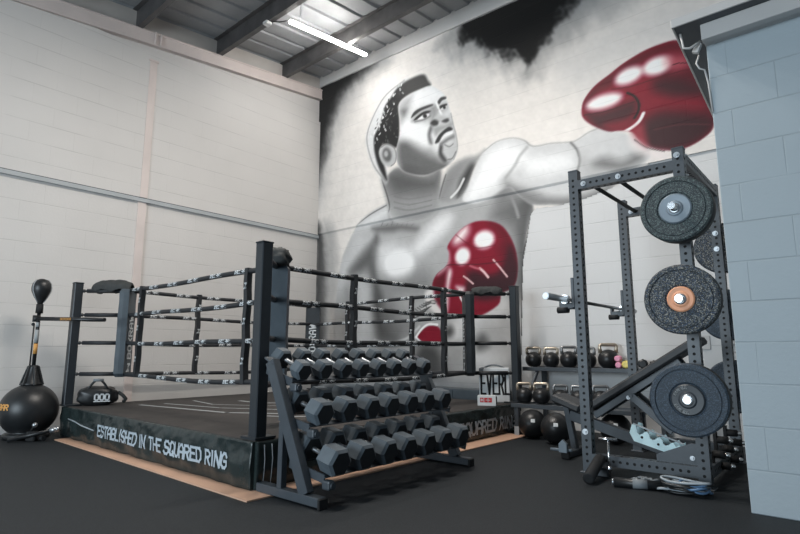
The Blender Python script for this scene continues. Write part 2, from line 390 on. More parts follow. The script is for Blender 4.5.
# ------------------------------------------------------------------ mural painted on the blockwork
MURAL = [
('p',(150,150,150),0.3676,0.75,0.057,1,[(-7.472,6.467),(-5.691,5.883),(-6.113,5.539),(-6.456,5.316),(-6.708,5.053),(-6.909,4.691),(-7.057,4.253),(-7.151,3.802),(-7.426,3.762)]),
('p',(46,46,46),0.2098,1,0.058,1,[(-7.456,6.048),(-5.925,5.843),(-6.312,5.646),(-6.615,5.521),(-6.819,5.278),(-6.997,4.945),(-7.118,4.458),(-7.381,4.04)]),
('p',(140,140,140),0.2457,0.7,0.123,1,[(-4.516,5.547),(-3.956,5.938),(-2.033,5.619),(-2.109,5.173),(-2.302,4.915),(-2.603,4.732),(-3.036,4.525),(-3.405,4.805),(-3.803,5.138),(-4.238,5.371)]),
('p',(34,34,34),0.1081,1,0.124,1,[(-4.108,5.515),(-3.779,6.02),(-2.219,5.714),(-2.414,5.271),(-2.623,5.165),(-2.746,4.93),(-2.907,4.822),(-3.072,4.711),(-3.232,4.859),(-3.477,5.028),(-3.698,5.285),(-3.968,5.425)]),
('p',(150,150,150),0.1818,0.5,0.078,1,[(-2.197,5.422),(-1.588,5.129),(-1.774,4.927),(-2.005,4.843),(-2.145,4.985)]),
('p',(186,186,186),0.3005,0.5,0.06,1,[(-2.608,4.623),(-1.613,4.752),(-0.986,4.719),(-0.838,4.181),(-1.647,4.258),(-2.37,4.129)]),
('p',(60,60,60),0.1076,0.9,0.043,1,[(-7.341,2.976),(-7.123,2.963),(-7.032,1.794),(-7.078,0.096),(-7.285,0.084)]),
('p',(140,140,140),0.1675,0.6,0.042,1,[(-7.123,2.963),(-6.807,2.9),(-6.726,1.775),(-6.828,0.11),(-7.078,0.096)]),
('p',(166,166,166),0.0423,1,0.0,1,[(-6.572,2.587),(-6.312,2.95),(-5.965,3.151),(-5.544,3.261),(-5.333,3.336),(-4.928,3.384),(-4.021,3.243),(-3.233,3.285),(-3.067,2.775),(-3.104,2.556),(-3.184,2.33),(-3.272,1.558),(-3.345,0.063),(-6.769,-0.208),(-6.832,1.101),(-6.755,1.948),(-6.643,2.422)]),
('c',(0,0,0),0.0169,1,0,1,[(-6.572,2.587),(-6.312,2.95),(-5.965,3.151),(-5.544,3.261),(-5.333,3.336),(-4.928,3.384),(-4.021,3.243),(-3.233,3.285),(-3.067,2.775),(-3.104,2.556),(-3.184,2.33),(-3.272,1.558),(-3.345,0.063),(-6.769,-0.208),(-6.832,1.101),(-6.755,1.948),(-6.643,2.422)]),
('p',(165,165,165),0.1767,0.8,0.0,1,[(-6.422,1.259),(-4.941,1.663),(-4.773,-0.05),(-6.507,-0.187)]),
('p',(218,218,218),0.1549,1,0.0,1,[(-6.333,2.966),(-5.982,3.125),(-5.581,3.223),(-5.378,3.318),(-5.326,3.206),(-5.484,3.07),(-5.755,2.97),(-6.212,2.913)]),
('p',(198,198,198),0.2425,0.9,0.0,1,[(-6.509,2.673),(-6.344,2.911),(-5.978,2.794),(-5.853,2.776),(-6.004,2.587),(-6.291,2.326),(-6.497,2.133),(-6.677,1.934),(-6.75,2.33)]),
('s',(90,90,90),0.0246,0.8,0.0232,1,[(-6.6,2.598),(-6.451,2.84),(-6.321,2.973),(-5.982,3.125),(-5.592,3.225)]),
('p',(112,112,112),0.1748,0.85,0.0,1,[(-6.439,2.234),(-6.118,2.509),(-5.874,2.633),(-5.779,2.579),(-5.816,2.357),(-5.885,2.078),(-5.939,1.879),(-6.057,2.259),(-6.23,2.214)]),
('p',(78,78,78),0.1138,0.9,0.0,1,[(-5.853,2.776),(-5.774,2.64),(-5.849,2.361),(-5.813,2.072),(-5.691,1.701),(-5.799,1.708),(-5.913,2.04),(-5.939,2.371)]),
('p',(92,92,92),0.1378,0.8,0.0,1,[(-6.439,2.234),(-6.175,2.461),(-5.919,2.639),(-5.851,2.568),(-5.972,2.292),(-6.114,2.223),(-6.346,2.12)]),
('p',(96,96,96),0.0832,0.9,0.0,1,[(-5.922,2.904),(-5.645,2.902),(-5.274,2.861),(-4.974,2.774),(-5.023,2.727),(-5.326,2.788),(-5.483,2.784),(-5.809,2.832)]),
('s',(110,110,110),0.0192,0.6,0.0192,1,[(-5.727,2.915),(-5.694,2.96)]),
('s',(110,110,110),0.0189,0.6,0.0189,1,[(-5.617,2.898),(-5.585,2.924)]),
('s',(110,110,110),0.0187,0.6,0.0187,1,[(-5.51,2.881),(-5.478,2.95)]),
('s',(110,110,110),0.0184,0.6,0.0184,1,[(-5.404,2.865),(-5.373,2.895)]),
('s',(110,110,110),0.0182,0.6,0.0182,1,[(-5.3,2.849),(-5.269,2.887)]),
('s',(110,110,110),0.018,0.6,0.018,1,[(-5.198,2.833),(-5.167,2.897)]),
('s',(110,110,110),0.0177,0.6,0.0177,1,[(-5.097,2.817),(-5.067,2.837)]),
('p',(216,216,216),0.1932,1,0.0,1,[(-5.807,2.562),(-5.536,2.608),(-5.123,2.494),(-4.926,2.565),(-4.64,2.792),(-4.456,2.83),(-4.458,2.718),(-4.783,2.507),(-5.025,2.346),(-5.075,2.159),(-5.275,2.043),(-5.533,2.054),(-5.749,2.187)]),
('p',(248,248,248),0.1076,1,0.0,1,[(-5.065,2.196),(-5.092,2.112),(-5.166,2.049),(-5.275,2.02),(-5.398,2.031),(-5.511,2.081),(-5.59,2.161),(-5.619,2.255),(-5.591,2.343),(-5.512,2.406),(-5.398,2.433),(-5.275,2.418),(-5.165,2.365),(-5.091,2.286)]),
('p',(222,222,222),0.1677,0.9,0.0,1,[(-4.975,2.533),(-4.64,2.792),(-4.366,2.841),(-4.436,2.684),(-4.643,2.526),(-4.928,2.373)]),
('p',(122,122,122),0.2103,0.8,0.0,1,[(-5.775,2.068),(-5.481,2.002),(-4.93,2.106),(-4.696,1.971),(-4.745,1.753),(-5.746,1.824)]),
('p',(62,62,62),0.1465,0.95,0.0,1,[(-5.848,1.944),(-5.748,1.685),(-5.625,1.327),(-5.393,1.097),(-5.719,1.085),(-5.842,1.334),(-5.909,1.623)]),
('p',(120,120,120),0.2085,0.7,0.0,1,[(-5.625,1.327),(-5.213,1.415),(-5.039,1.307),(-5.214,1.078),(-5.577,1.048)]),
('p',(196,196,196),0.1924,0.6,0.0,1,[(-6.339,2.135),(-5.973,1.991),(-5.943,1.589),(-5.962,1.088),(-6.267,1.093),(-6.25,1.642)]),
('p',(120,120,120),0.1998,0.5,0.0,1,[(-6.551,1.962),(-6.387,1.874),(-6.388,1.389),(-6.478,1.096),(-6.567,1.471)]),
('s',(196,196,196),0.0341,0.9,0.0375,1,[(-5.864,1.087),(-5.577,1.048),(-5.214,1.094),(-4.953,1.271)]),
('p',(98,98,98),0.1952,0.9,0.0,1,[(-3.532,2.902),(-3.304,2.962),(-3.067,2.928),(-3.061,2.774),(-3.145,2.589),(-3.187,2.396),(-3.218,2.045),(-3.245,1.582),(-3.443,1.594),(-3.293,2.093),(-3.41,2.51),(-3.678,2.718)]),
('p',(84,84,84),0.0823,0.8,0.0,1,[(-3.199,2.84),(-3.067,2.835),(-3.085,2.699),(-3.146,2.55),(-3.206,2.122),(-3.214,1.733),(-3.29,1.74),(-3.289,2.212),(-3.253,2.567)]),
('s',(150,150,150),0.0425,0.8,0.0425,1,[(-3.372,2.934),(-3.311,2.779),(-3.28,2.652)]),
('p',(118,118,118),0.1461,0.8,0.0,1,[(-3.428,3.259),(-3.366,3.078),(-3.419,2.881),(-3.535,2.819),(-3.575,2.994),(-3.478,3.143)]),
('n',),
('p',(146,146,146),0.0725,1,0.0,1,[(-5.621,3.696),(-5.367,3.807),(-5.169,3.679),(-4.82,3.541),(-4.512,3.586),(-4.541,3.213),(-4.59,2.969),(-4.827,2.854),(-5.171,2.871),(-5.483,2.961),(-5.58,3.267),(-5.704,3.671)]),
('c',(0,0,0),0.0181,1,0,1,[(-5.621,3.696),(-5.367,3.807),(-5.169,3.679),(-4.82,3.541),(-4.512,3.586),(-4.541,3.213),(-4.59,2.969),(-4.827,2.854),(-5.171,2.871),(-5.483,2.961),(-5.58,3.267),(-5.704,3.671)]),
('p',(88,88,88),0.181,0.9,0.0,1,[(-5.593,3.69),(-5.325,3.756),(-4.724,3.5),(-4.536,3.537),(-4.609,3.28),(-5.119,3.323),(-5.431,3.404)]),
('s',(120,120,120),0.0217,0.7,0.0217,1,[(-5.43,3.342),(-5.12,3.238),(-4.68,3.217)]),
('s',(120,120,120),0.0217,0.7,0.0217,1,[(-5.43,3.252),(-5.12,3.15),(-4.681,3.139)]),
('s',(120,120,120),0.0216,0.7,0.0216,1,[(-5.43,3.161),(-5.12,3.062),(-4.682,3.062)]),
('s',(80,80,80),0.0265,0.9,0.0227,1,[(-5.715,3.716),(-5.581,3.392),(-5.526,3.174),(-5.59,3.061)]),
('p',(196,196,196),0.1426,0.8,0.0,1,[(-5.537,3.135),(-5.325,2.935),(-4.924,2.831),(-4.545,2.923),(-4.639,2.748),(-5.172,2.712),(-5.59,2.896)]),
('n',),
('p',(146,146,146),0.0645,1,0.0,1,[(-4.533,3.098),(-4.429,3.481),(-4.159,3.638),(-3.869,3.639),(-3.745,3.679),(-3.923,3.457),(-4.045,3.218),(-4.213,3.065)]),
('c',(0,0,0),0.0161,1,0,1,[(-4.533,3.098),(-4.429,3.481),(-4.159,3.638),(-3.869,3.639),(-3.745,3.679),(-3.923,3.457),(-4.045,3.218),(-4.213,3.065)]),
('p',(62,62,62),0.0801,1,0.0,1,[(-4.213,3.091),(-4.044,3.262),(-3.928,3.485),(-3.987,3.525),(-4.102,3.409),(-4.177,3.29)]),
('s',(215,215,215),0.0243,0.9,0.0388,1,[(-4.328,3.114),(-4.2,3.205),(-4.104,3.342)]),
('p',(128,128,128),0.0992,0.7,0.0,1,[(-4.419,3.433),(-4.203,3.567),(-4.125,3.526),(-4.26,3.353),(-4.424,3.159),(-4.505,3.152)]),
('s',(92,92,92),0.0202,0.8,0.0236,1,[(-4.578,3.051),(-4.486,3.309),(-4.418,3.479)]),
('n',),
('p',(200,200,200),0.0334,1,0.0,1,[(-4.136,3.037),(-4.03,3.215),(-3.908,3.463),(-3.785,3.645),(-3.574,3.753),(-3.328,3.748),(-3.135,3.666),(-3.01,3.555),(-2.77,3.528),(-2.518,3.478),(-2.425,3.484),(-2.283,3.539),(-2.154,3.548),(-1.981,3.473),(-1.817,3.372),(-1.633,3.179),(-1.61,3.049),(-1.777,2.964),(-1.951,2.859),(-2.204,2.706),(-2.35,2.671),(-2.575,2.678),(-2.808,2.728),(-3.073,2.785),(-3.26,2.954),(-3.389,3.083),(-3.669,2.991),(-3.912,2.951)]),
('c',(0,0,0),0.0134,1,0,1,[(-4.136,3.037),(-4.03,3.215),(-3.908,3.463),(-3.785,3.645),(-3.574,3.753),(-3.328,3.748),(-3.135,3.666),(-3.01,3.555),(-2.77,3.528),(-2.518,3.478),(-2.425,3.484),(-2.283,3.539),(-2.154,3.548),(-1.981,3.473),(-1.817,3.372),(-1.633,3.179),(-1.61,3.049),(-1.777,2.964),(-1.951,2.859),(-2.204,2.706),(-2.35,2.671),(-2.575,2.678),(-2.808,2.728),(-3.073,2.785),(-3.26,2.954),(-3.389,3.083),(-3.669,2.991),(-3.912,2.951)]),
('p',(112,112,112),0.0892,0.9,0.0,1,[(-3.389,3.083),(-3.215,2.986),(-2.965,2.868),(-2.57,2.78),(-2.234,2.808),(-1.98,2.938),(-1.847,2.908),(-1.951,2.852),(-2.204,2.699),(-2.575,2.671),(-2.808,2.72),(-3.094,2.788)]),
('p',(128,128,128),0.1142,0.8,0.0,1,[(-3.522,3.195),(-3.405,3.254),(-3.343,3.094),(-2.963,2.896),(-3.135,2.828),(-3.391,3.021)]),
('p',(236,236,236),0.1505,1,0.0,1,[(-3.85,3.418),(-3.688,3.621),(-3.413,3.681),(-3.171,3.534),(-3.2,3.374),(-3.381,3.291),(-3.666,3.097),(-3.96,3.004),(-4.059,3.066)]),
('p',(232,232,232),0.1216,0.9,0.0,1,[(-3.175,3.431),(-2.941,3.394),(-2.542,3.315),(-2.473,3.163),(-2.789,3.117),(-3.077,3.181)]),
('s',(104,104,104),0.0169,0.6,0.0169,1,[(-4.124,3.594),(-3.869,3.631),(-3.745,3.679),(-3.55,3.76),(-3.319,3.75),(-3.144,3.669),(-3.019,3.553),(-2.77,3.528),(-2.518,3.478),(-2.425,3.484),(-2.283,3.539),(-2.154,3.556)]),
('s',(150,150,150),0.0506,0.6,0.0434,1,[(-3.105,3.558),(-3.218,3.462),(-3.289,3.353),(-3.429,3.217)]),
('s',(120,120,120),0.0317,0.8,0.0317,1,[(-2.511,3.468),(-2.433,3.346),(-2.41,3.206),(-2.447,3.08)]),
('s',(96,96,96),0.0154,0.5,0.0129,1,[(-2.511,3.468),(-2.447,3.365),(-2.422,3.266)]),
('p',(92,92,92),0.1063,0.8,0.0,1,[(-2.236,3.15),(-2.115,3.168),(-1.917,3.08),(-1.773,3.13),(-1.666,3.103),(-1.725,3.028),(-1.923,2.984),(-2.152,3.043),(-2.254,3.098)]),
('p',(168,168,168),0.1244,0.7,0.0,1,[(-2.414,3.289),(-2.297,3.149),(-2.185,2.982),(-2.28,2.909),(-2.397,3.029)]),
('n',),
('p',(212,212,212),0.0804,1,0.0,1,[(-5.164,5.259),(-5.325,5.219),(-5.589,5.131),(-5.816,4.935),(-6.011,4.633),(-6.044,4.386),(-5.934,4.07),(-5.772,3.793),(-5.604,3.607),(-5.594,3.86),(-5.708,4.319),(-5.488,4.869),(-5.112,5.094)]),
('s',(150,150,150),0.0315,0.8,0.0273,1,[(-5.217,5.239),(-5.589,5.131),(-5.816,4.935),(-6.011,4.633),(-6.038,4.384),(-5.887,3.971),(-5.62,3.632)]),
('p',(46,46,46),0.0354,1,0.0,1,[(-4.684,4.965),(-4.731,5.069),(-4.82,5.201),(-5.059,5.222),(-5.26,5.197),(-5.39,5.144),(-5.5,5.04),(-5.627,4.934),(-5.683,4.796),(-5.756,4.618),(-5.869,4.473),(-5.879,4.298),(-5.843,4.113),(-5.761,3.898),(-5.648,3.702),(-5.582,3.653),(-5.65,3.915),(-5.763,4.137),(-5.708,4.254),(-5.585,4.252),(-5.367,4.136),(-5.325,4.303),(-5.314,4.556),(-5.336,4.821),(-5.282,4.912),(-5.113,4.965),(-4.907,4.973)]),
('s',(60,60,60),0.0145,0.9,0.0248,1,[(-5.835,4.61),(-5.855,4.597)]),
('s',(150,150,150),0.0142,0.9,0.0243,1,[(-5.599,4.765),(-5.623,4.746)]),
('s',(150,150,150),0.0144,0.9,0.0247,1,[(-5.795,4.687),(-5.811,4.657)]),
('s',(150,150,150),0.0141,0.9,0.0241,1,[(-5.463,5.085),(-5.456,5.052)]),
('s',(60,60,60),0.0143,0.9,0.0245,1,[(-5.825,4.411),(-5.825,4.39)]),
('s',(225,225,225),0.014,0.9,0.024,1,[(-5.634,4.531),(-5.61,4.492)]),
('s',(60,60,60),0.0138,0.9,0.0237,1,[(-5.323,5.057),(-5.304,5.025)]),
('s',(225,225,225),0.0143,0.9,0.0245,1,[(-5.678,4.747),(-5.693,4.729)]),
('s',(150,150,150),0.0143,0.9,0.0245,1,[(-5.858,4.362),(-5.857,4.333)]),
('s',(60,60,60),0.0142,0.9,0.0244,1,[(-5.775,4.553),(-5.751,4.517)]),
('s',(150,150,150),0.0143,0.9,0.0245,1,[(-5.757,4.573),(-5.767,4.548)]),
('s',(200,200,200),0.0145,0.9,0.0248,1,[(-5.93,4.525),(-5.915,4.492)]),
('s',(225,225,225),0.0142,0.9,0.0244,1,[(-5.736,4.483),(-5.763,4.467)]),
('s',(150,150,150),0.0137,0.9,0.0235,1,[(-5.257,5.046),(-5.232,5.02)]),
('s',(225,225,225),0.0143,0.9,0.0245,1,[(-5.77,4.638),(-5.749,4.599)]),
('s',(200,200,200),0.0144,0.9,0.0247,1,[(-5.78,4.645),(-5.801,4.627)]),
('s',(150,150,150),0.0145,0.9,0.0248,1,[(-5.794,4.752),(-5.813,4.726)]),
('s',(225,225,225),0.0139,0.9,0.0238,1,[(-5.269,5.198),(-5.285,5.17)]),
('s',(225,225,225),0.0145,0.9,0.0249,1,[(-5.959,4.5),(-5.948,4.476)]),
('s',(150,150,150),0.0141,0.9,0.0242,1,[(-5.542,4.851),(-5.568,4.826)]),
('s',(60,60,60),0.014,0.9,0.024,1,[(-5.437,4.942),(-5.438,4.921)]),
('s',(200,200,200),0.0142,0.9,0.0244,1,[(-5.649,4.809),(-5.641,4.781)]),
('s',(200,200,200),0.0143,0.9,0.0246,1,[(-5.684,4.856),(-5.698,4.839)]),
('s',(225,225,225),0.0142,0.9,0.0244,1,[(-5.688,4.763),(-5.665,4.733)]),
('s',(225,225,225),0.0139,0.9,0.0238,1,[(-5.306,5.131),(-5.298,5.097)]),
('s',(200,200,200),0.0143,0.9,0.0244,1,[(-5.674,4.856),(-5.652,4.816)]),
('s',(200,200,200),0.0141,0.9,0.0242,1,[(-5.657,4.597),(-5.649,4.563)]),
('s',(225,225,225),0.014,0.9,0.0239,1,[(-5.455,4.941),(-5.432,4.9)]),
('s',(200,200,200),0.014,0.9,0.0241,1,[(-5.41,5.076),(-5.427,5.057)]),
('s',(60,60,60),0.014,0.9,0.024,1,[(-5.469,4.966),(-5.448,4.93)]),
('s',(200,200,200),0.014,0.9,0.024,1,[(-5.495,4.764),(-5.511,4.751)]),
('s',(200,200,200),0.0143,0.9,0.0244,1,[(-5.817,4.422),(-5.799,4.386)]),
('s',(60,60,60),0.014,0.9,0.024,1,[(-5.481,4.855),(-5.471,4.829)]),
('s',(150,150,150),0.014,0.9,0.0239,1,[(-5.345,5.198),(-5.334,5.175)]),
('s',(225,225,225),0.0142,0.9,0.0243,1,[(-5.593,4.923),(-5.578,4.891)]),
('s',(200,200,200),0.0143,0.9,0.0245,1,[(-5.746,4.698),(-5.72,4.665)]),
('s',(225,225,225),0.0141,0.9,0.0241,1,[(-5.448,5.079),(-5.449,5.044)]),
('s',(60,60,60),0.0142,0.9,0.0243,1,[(-5.767,4.366),(-5.775,4.333)]),
('s',(150,150,150),0.0139,0.9,0.0238,1,[(-5.314,5.131),(-5.293,5.104)]),
('s',(200,200,200),0.0139,0.9,0.0239,1,[(-5.328,5.201),(-5.325,5.176)]),
('s',(225,225,225),0.0144,0.9,0.0247,1,[(-5.863,4.541),(-5.872,4.516)]),
('s',(60,60,60),0.0142,0.9,0.0243,1,[(-5.556,5.023),(-5.554,4.996)]),
('s',(200,200,200),0.0141,0.9,0.0242,1,[(-5.567,4.824),(-5.578,4.806)]),
('s',(60,60,60),0.0138,0.9,0.0237,1,[(-5.266,5.148),(-5.26,5.123)]),
('s',(60,60,60),0.0139,0.9,0.0239,1,[(-5.4,4.947),(-5.4,4.922)]),
('s',(60,60,60),0.0142,0.9,0.0244,1,[(-5.705,4.699),(-5.678,4.668)]),
('s',(80,80,80),0.0163,0.7,0.0224,1,[(-5.653,4.9),(-5.632,4.877)]),
('s',(95,95,95),0.0159,0.7,0.0219,1,[(-5.609,4.402),(-5.597,4.37)]),
('s',(80,80,80),0.0158,0.7,0.0217,1,[(-5.535,4.277),(-5.556,4.259)]),
('s',(95,95,95),0.0159,0.7,0.0219,1,[(-5.617,4.338),(-5.61,4.314)]),
('s',(110,110,110),0.0155,0.7,0.0213,1,[(-5.394,4.333),(-5.365,4.31)]),
('s',(95,95,95),0.0154,0.7,0.0212,1,[(-5.329,4.422),(-5.298,4.399)]),
('s',(110,110,110),0.0161,0.7,0.0221,1,[(-5.619,4.639),(-5.593,4.614)]),
('s',(80,80,80),0.0158,0.7,0.0218,1,[(-5.57,4.293),(-5.576,4.271)]),
('s',(110,110,110),0.0159,0.7,0.0218,1,[(-5.429,4.708),(-5.446,4.695)]),
('s',(80,80,80),0.0158,0.7,0.0218,1,[(-5.49,4.621),(-5.47,4.594)]),
('s',(110,110,110),0.0161,0.7,0.0222,1,[(-5.579,4.677),(-5.611,4.67)]),
('s',(80,80,80),0.0158,0.7,0.0218,1,[(-5.516,4.548),(-5.494,4.522)]),
('s',(110,110,110),0.016,0.7,0.022,1,[(-5.458,4.831),(-5.486,4.809)]),
('s',(80,80,80),0.0156,0.7,0.0214,1,[(-5.353,4.47),(-5.365,4.459)]),
('s',(95,95,95),0.0158,0.7,0.0218,1,[(-5.507,4.487),(-5.508,4.464)]),
('s',(95,95,95),0.0163,0.7,0.0224,1,[(-5.629,4.822),(-5.642,4.796)]),
('s',(110,110,110),0.0159,0.7,0.0219,1,[(-5.537,4.539),(-5.529,4.511)]),
('s',(95,95,95),0.0161,0.7,0.0221,1,[(-5.586,4.595),(-5.609,4.587)]),
('s',(110,110,110),0.0158,0.7,0.0217,1,[(-5.343,4.85),(-5.357,4.826)]),
('s',(110,110,110),0.0158,0.7,0.0218,1,[(-5.575,4.322),(-5.562,4.293)]),
('s',(80,80,80),0.0161,0.7,0.0221,1,[(-5.532,4.873),(-5.518,4.854)]),
('s',(95,95,95),0.0156,0.7,0.0215,1,[(-5.432,4.405),(-5.428,4.382)]),
('s',(95,95,95),0.0162,0.7,0.0222,1,[(-5.604,4.77),(-5.604,4.749)]),
('s',(80,80,80),0.0157,0.7,0.0216,1,[(-5.369,4.729),(-5.376,4.707)]),
('s',(110,110,110),0.0161,0.7,0.0221,1,[(-5.563,4.691),(-5.568,4.679)]),
('s',(110,110,110),0.0161,0.7,0.0221,1,[(-5.673,4.296),(-5.696,4.286)]),
('p',(216,216,216),0.0217,1,0.0,1,[(-4.688,4.966),(-4.517,4.834),(-4.433,4.741),(-4.362,4.577),(-4.31,4.401),(-4.268,4.204),(-4.218,4.022),(-4.205,3.825),(-4.27,3.669),(-4.397,3.602),(-4.535,3.576),(-4.82,3.553),(-5.169,3.671),(-5.335,3.821),(-5.389,4.002),(-5.378,4.147),(-5.314,4.342),(-5.314,4.599),(-5.336,4.812),(-5.282,4.908),(-5.113,4.956),(-4.907,4.973)]),
('c',(0,0,0),0.0181,1,0,1,[(-4.688,4.966),(-4.517,4.834),(-4.433,4.741),(-4.362,4.577),(-4.31,4.401),(-4.268,4.204),(-4.218,4.022),(-4.205,3.825),(-4.27,3.669),(-4.397,3.602),(-4.535,3.576),(-4.82,3.553),(-5.169,3.671),(-5.335,3.821),(-5.389,4.002),(-5.378,4.147),(-5.314,4.342),(-5.314,4.599),(-5.336,4.812),(-5.282,4.908),(-5.113,4.956),(-4.907,4.973)]),
('p',(236,236,236),0.1286,0.8,0.0,1,[(-5.113,4.922),(-4.708,4.936),(-4.517,4.809),(-4.471,4.713),(-4.663,4.685),(-4.96,4.704)]),
('p',(150,150,150),0.1098,0.7,0.0,1,[(-5.037,4.538),(-4.91,4.625),(-4.663,4.611),(-4.592,4.548),(-4.666,4.407),(-4.911,4.413)]),
('p',(140,140,140),0.088,0.7,0.0,1,[(-4.577,4.604),(-4.403,4.602),(-4.363,4.517),(-4.429,4.457),(-4.541,4.483)]),
('p',(150,150,150),0.0843,0.7,0.0,1,[(-4.338,4.39),(-4.268,4.204),(-4.218,4.022),(-4.205,3.825),(-4.27,3.669),(-4.322,3.758),(-4.291,3.944),(-4.341,4.193)]),
('p',(150,150,150),0.1354,0.75,0.0,1,[(-5.325,4.796),(-5.245,4.9),(-5.061,4.905),(-5.114,4.752),(-5.192,4.627),(-5.282,4.547)]),
('p',(80,80,80),0.0774,0.7,0.0,1,[(-5.282,4.74),(-5.166,4.725),(-5.219,4.635)]),
('p',(104,104,104),0.1262,1,0.0,1,[(-5.367,4.166),(-5.193,4.234),(-4.964,4.081),(-4.72,3.889),(-4.532,3.763),(-4.42,3.608),(-4.558,3.573),(-4.82,3.553),(-5.169,3.671),(-5.335,3.821)]),
('p',(150,150,150),0.1445,0.6,0.0,1,[(-5.065,4.149),(-4.767,3.99),(-4.696,3.871),(-4.915,3.966)]),
('p',(64,64,64),0.1057,0.8,0.0,1,[(-5.22,3.773),(-4.82,3.609),(-4.488,3.624),(-4.351,3.669),(-4.535,3.556),(-4.82,3.537),(-5.169,3.655)]),
('p',(240,240,240),0.1293,1,0.0,1,[(-5.166,4.513),(-4.813,4.368),(-4.717,4.178),(-4.791,4.016),(-5.065,4.191),(-5.261,4.328)]),
('n',),
('p',(182,182,182),0.0294,1,0.0,1,[(-5.385,4.033),(-5.388,3.952),(-5.425,3.891),(-5.489,3.863),(-5.568,3.873),(-5.647,3.92),(-5.71,3.994),(-5.744,4.082),(-5.741,4.166),(-5.703,4.227),(-5.636,4.255),(-5.556,4.242),(-5.477,4.194),(-5.417,4.119)]),
('p',(92,92,92),0.0393,0.9,0.0,1,[(-5.487,4.058),(-5.487,4.006),(-5.506,3.966),(-5.541,3.948),(-5.585,3.953),(-5.628,3.982),(-5.664,4.029),(-5.683,4.085),(-5.683,4.138),(-5.663,4.178),(-5.628,4.196),(-5.584,4.19),(-5.54,4.16),(-5.506,4.113)]),
('p',(190,190,190),0.0296,0.8,0.0,1,[(-5.562,4.083),(-5.566,4.062),(-5.579,4.047),(-5.596,4.041),(-5.616,4.046),(-5.634,4.06),(-5.646,4.081),(-5.651,4.105),(-5.646,4.126),(-5.634,4.141),(-5.616,4.147),(-5.597,4.142),(-5.579,4.127),(-5.567,4.106)]),
('s',(120,120,120),0.0192,0.8,0.0192,1,[(-5.708,4.232),(-5.596,4.255),(-5.443,4.164),(-5.389,4.031),(-5.41,3.901),(-5.496,3.863)]),
('p',(56,56,56),0.0185,1,0.0,1,[(-5.073,4.553),(-5.026,4.627),(-4.91,4.663),(-4.673,4.659),(-4.649,4.623),(-4.86,4.614),(-4.971,4.585)]),
('p',(56,56,56),0.0177,1,0.0,1,[(-4.557,4.651),(-4.495,4.708),(-4.406,4.696),(-4.393,4.659),(-4.468,4.651),(-4.52,4.611)]),
('p',(128,128,128),0.0552,0.7,0.0,1,[(-5.063,4.499),(-4.961,4.557),(-4.81,4.586),(-4.683,4.556),(-4.675,4.475),(-4.812,4.45),(-4.961,4.453)]),
('p',(40,40,40),0.0147,1,0.0,1,[(-5.022,4.5),(-4.941,4.551),(-4.81,4.582),(-4.679,4.554),(-4.723,4.535),(-4.851,4.536),(-4.941,4.497)]),
('p',(222,222,222),0.0128,1,0.0,1,[(-4.941,4.489),(-4.861,4.519),(-4.742,4.524),(-4.713,4.495),(-4.812,4.471)]),
('p',(34,34,34),0.0146,1,0.0,1,[(-4.757,4.492),(-4.761,4.479),(-4.772,4.471),(-4.788,4.469),(-4.805,4.474),(-4.821,4.485),(-4.832,4.5),(-4.836,4.515),(-4.832,4.529),(-4.821,4.537),(-4.805,4.538),(-4.787,4.533),(-4.772,4.522),(-4.761,4.507)]),
('s',(118,118,118),0.0183,0.8,0.0201,1,[(-5.002,4.469),(-4.822,4.449),(-4.689,4.471)]),
('p',(44,44,44),0.0159,1,0.0,1,[(-4.549,4.539),(-4.497,4.583),(-4.389,4.577),(-4.381,4.547),(-4.465,4.541),(-4.512,4.511)]),
('p',(218,218,218),0.0123,0.9,0.0,1,[(-4.502,4.52),(-4.455,4.538),(-4.39,4.542),(-4.391,4.514),(-4.456,4.502)]),
('p',(34,34,34),0.0123,1,0.0,1,[(-4.4,4.52),(-4.403,4.511),(-4.41,4.505),(-4.422,4.504),(-4.434,4.508),(-4.445,4.516),(-4.453,4.526),(-4.455,4.538),(-4.452,4.547),(-4.444,4.553),(-4.433,4.554),(-4.421,4.551),(-4.41,4.542),(-4.402,4.532)]),
('p',(138,138,138),0.0628,0.85,0.0,1,[(-4.683,4.609),(-4.587,4.611),(-4.555,4.48),(-4.628,4.396),(-4.696,4.351),(-4.665,4.464)]),
('s',(240,240,240),0.0354,0.9,0.0354,1,[(-4.576,4.657),(-4.512,4.499),(-4.458,4.386)]),
('p',(178,178,178),0.0439,0.9,0.0,1,[(-4.373,4.351),(-4.379,4.322),(-4.407,4.301),(-4.453,4.293),(-4.508,4.299),(-4.561,4.318),(-4.601,4.347),(-4.62,4.379),(-4.615,4.409),(-4.585,4.43),(-4.538,4.438),(-4.483,4.431),(-4.431,4.412),(-4.392,4.383)]),
('p',(58,58,58),0.0284,1,0.0,1,[(-4.691,4.358),(-4.618,4.393),(-4.543,4.343),(-4.558,4.287),(-4.639,4.294)]),
('p',(66,66,66),0.0242,1,0.0,1,[(-4.477,4.324),(-4.375,4.341),(-4.344,4.296),(-4.404,4.278)]),
('p',(142,142,142),0.0522,0.8,0.0,1,[(-4.629,4.267),(-4.34,4.252),(-4.305,4.206),(-4.503,4.167),(-4.593,4.128)]),
('p',(84,84,84),0.0464,0.9,0.0,1,[(-4.696,4.31),(-4.746,4.186),(-4.714,4.048),(-4.661,4.026),(-4.688,4.162),(-4.653,4.266)]),
('p',(52,52,52),0.0207,1,0.0,1,[(-4.609,4.016),(-4.546,4.111),(-4.457,4.166),(-4.35,4.199),(-4.283,4.153),(-4.324,4.117),(-4.397,4.122),(-4.472,4.087),(-4.538,4.01)]),
('p',(230,230,230),0.0205,1,0.0,1,[(-4.444,4.095),(-4.356,4.126),(-4.284,4.118),(-4.284,4.075),(-4.362,4.065)]),
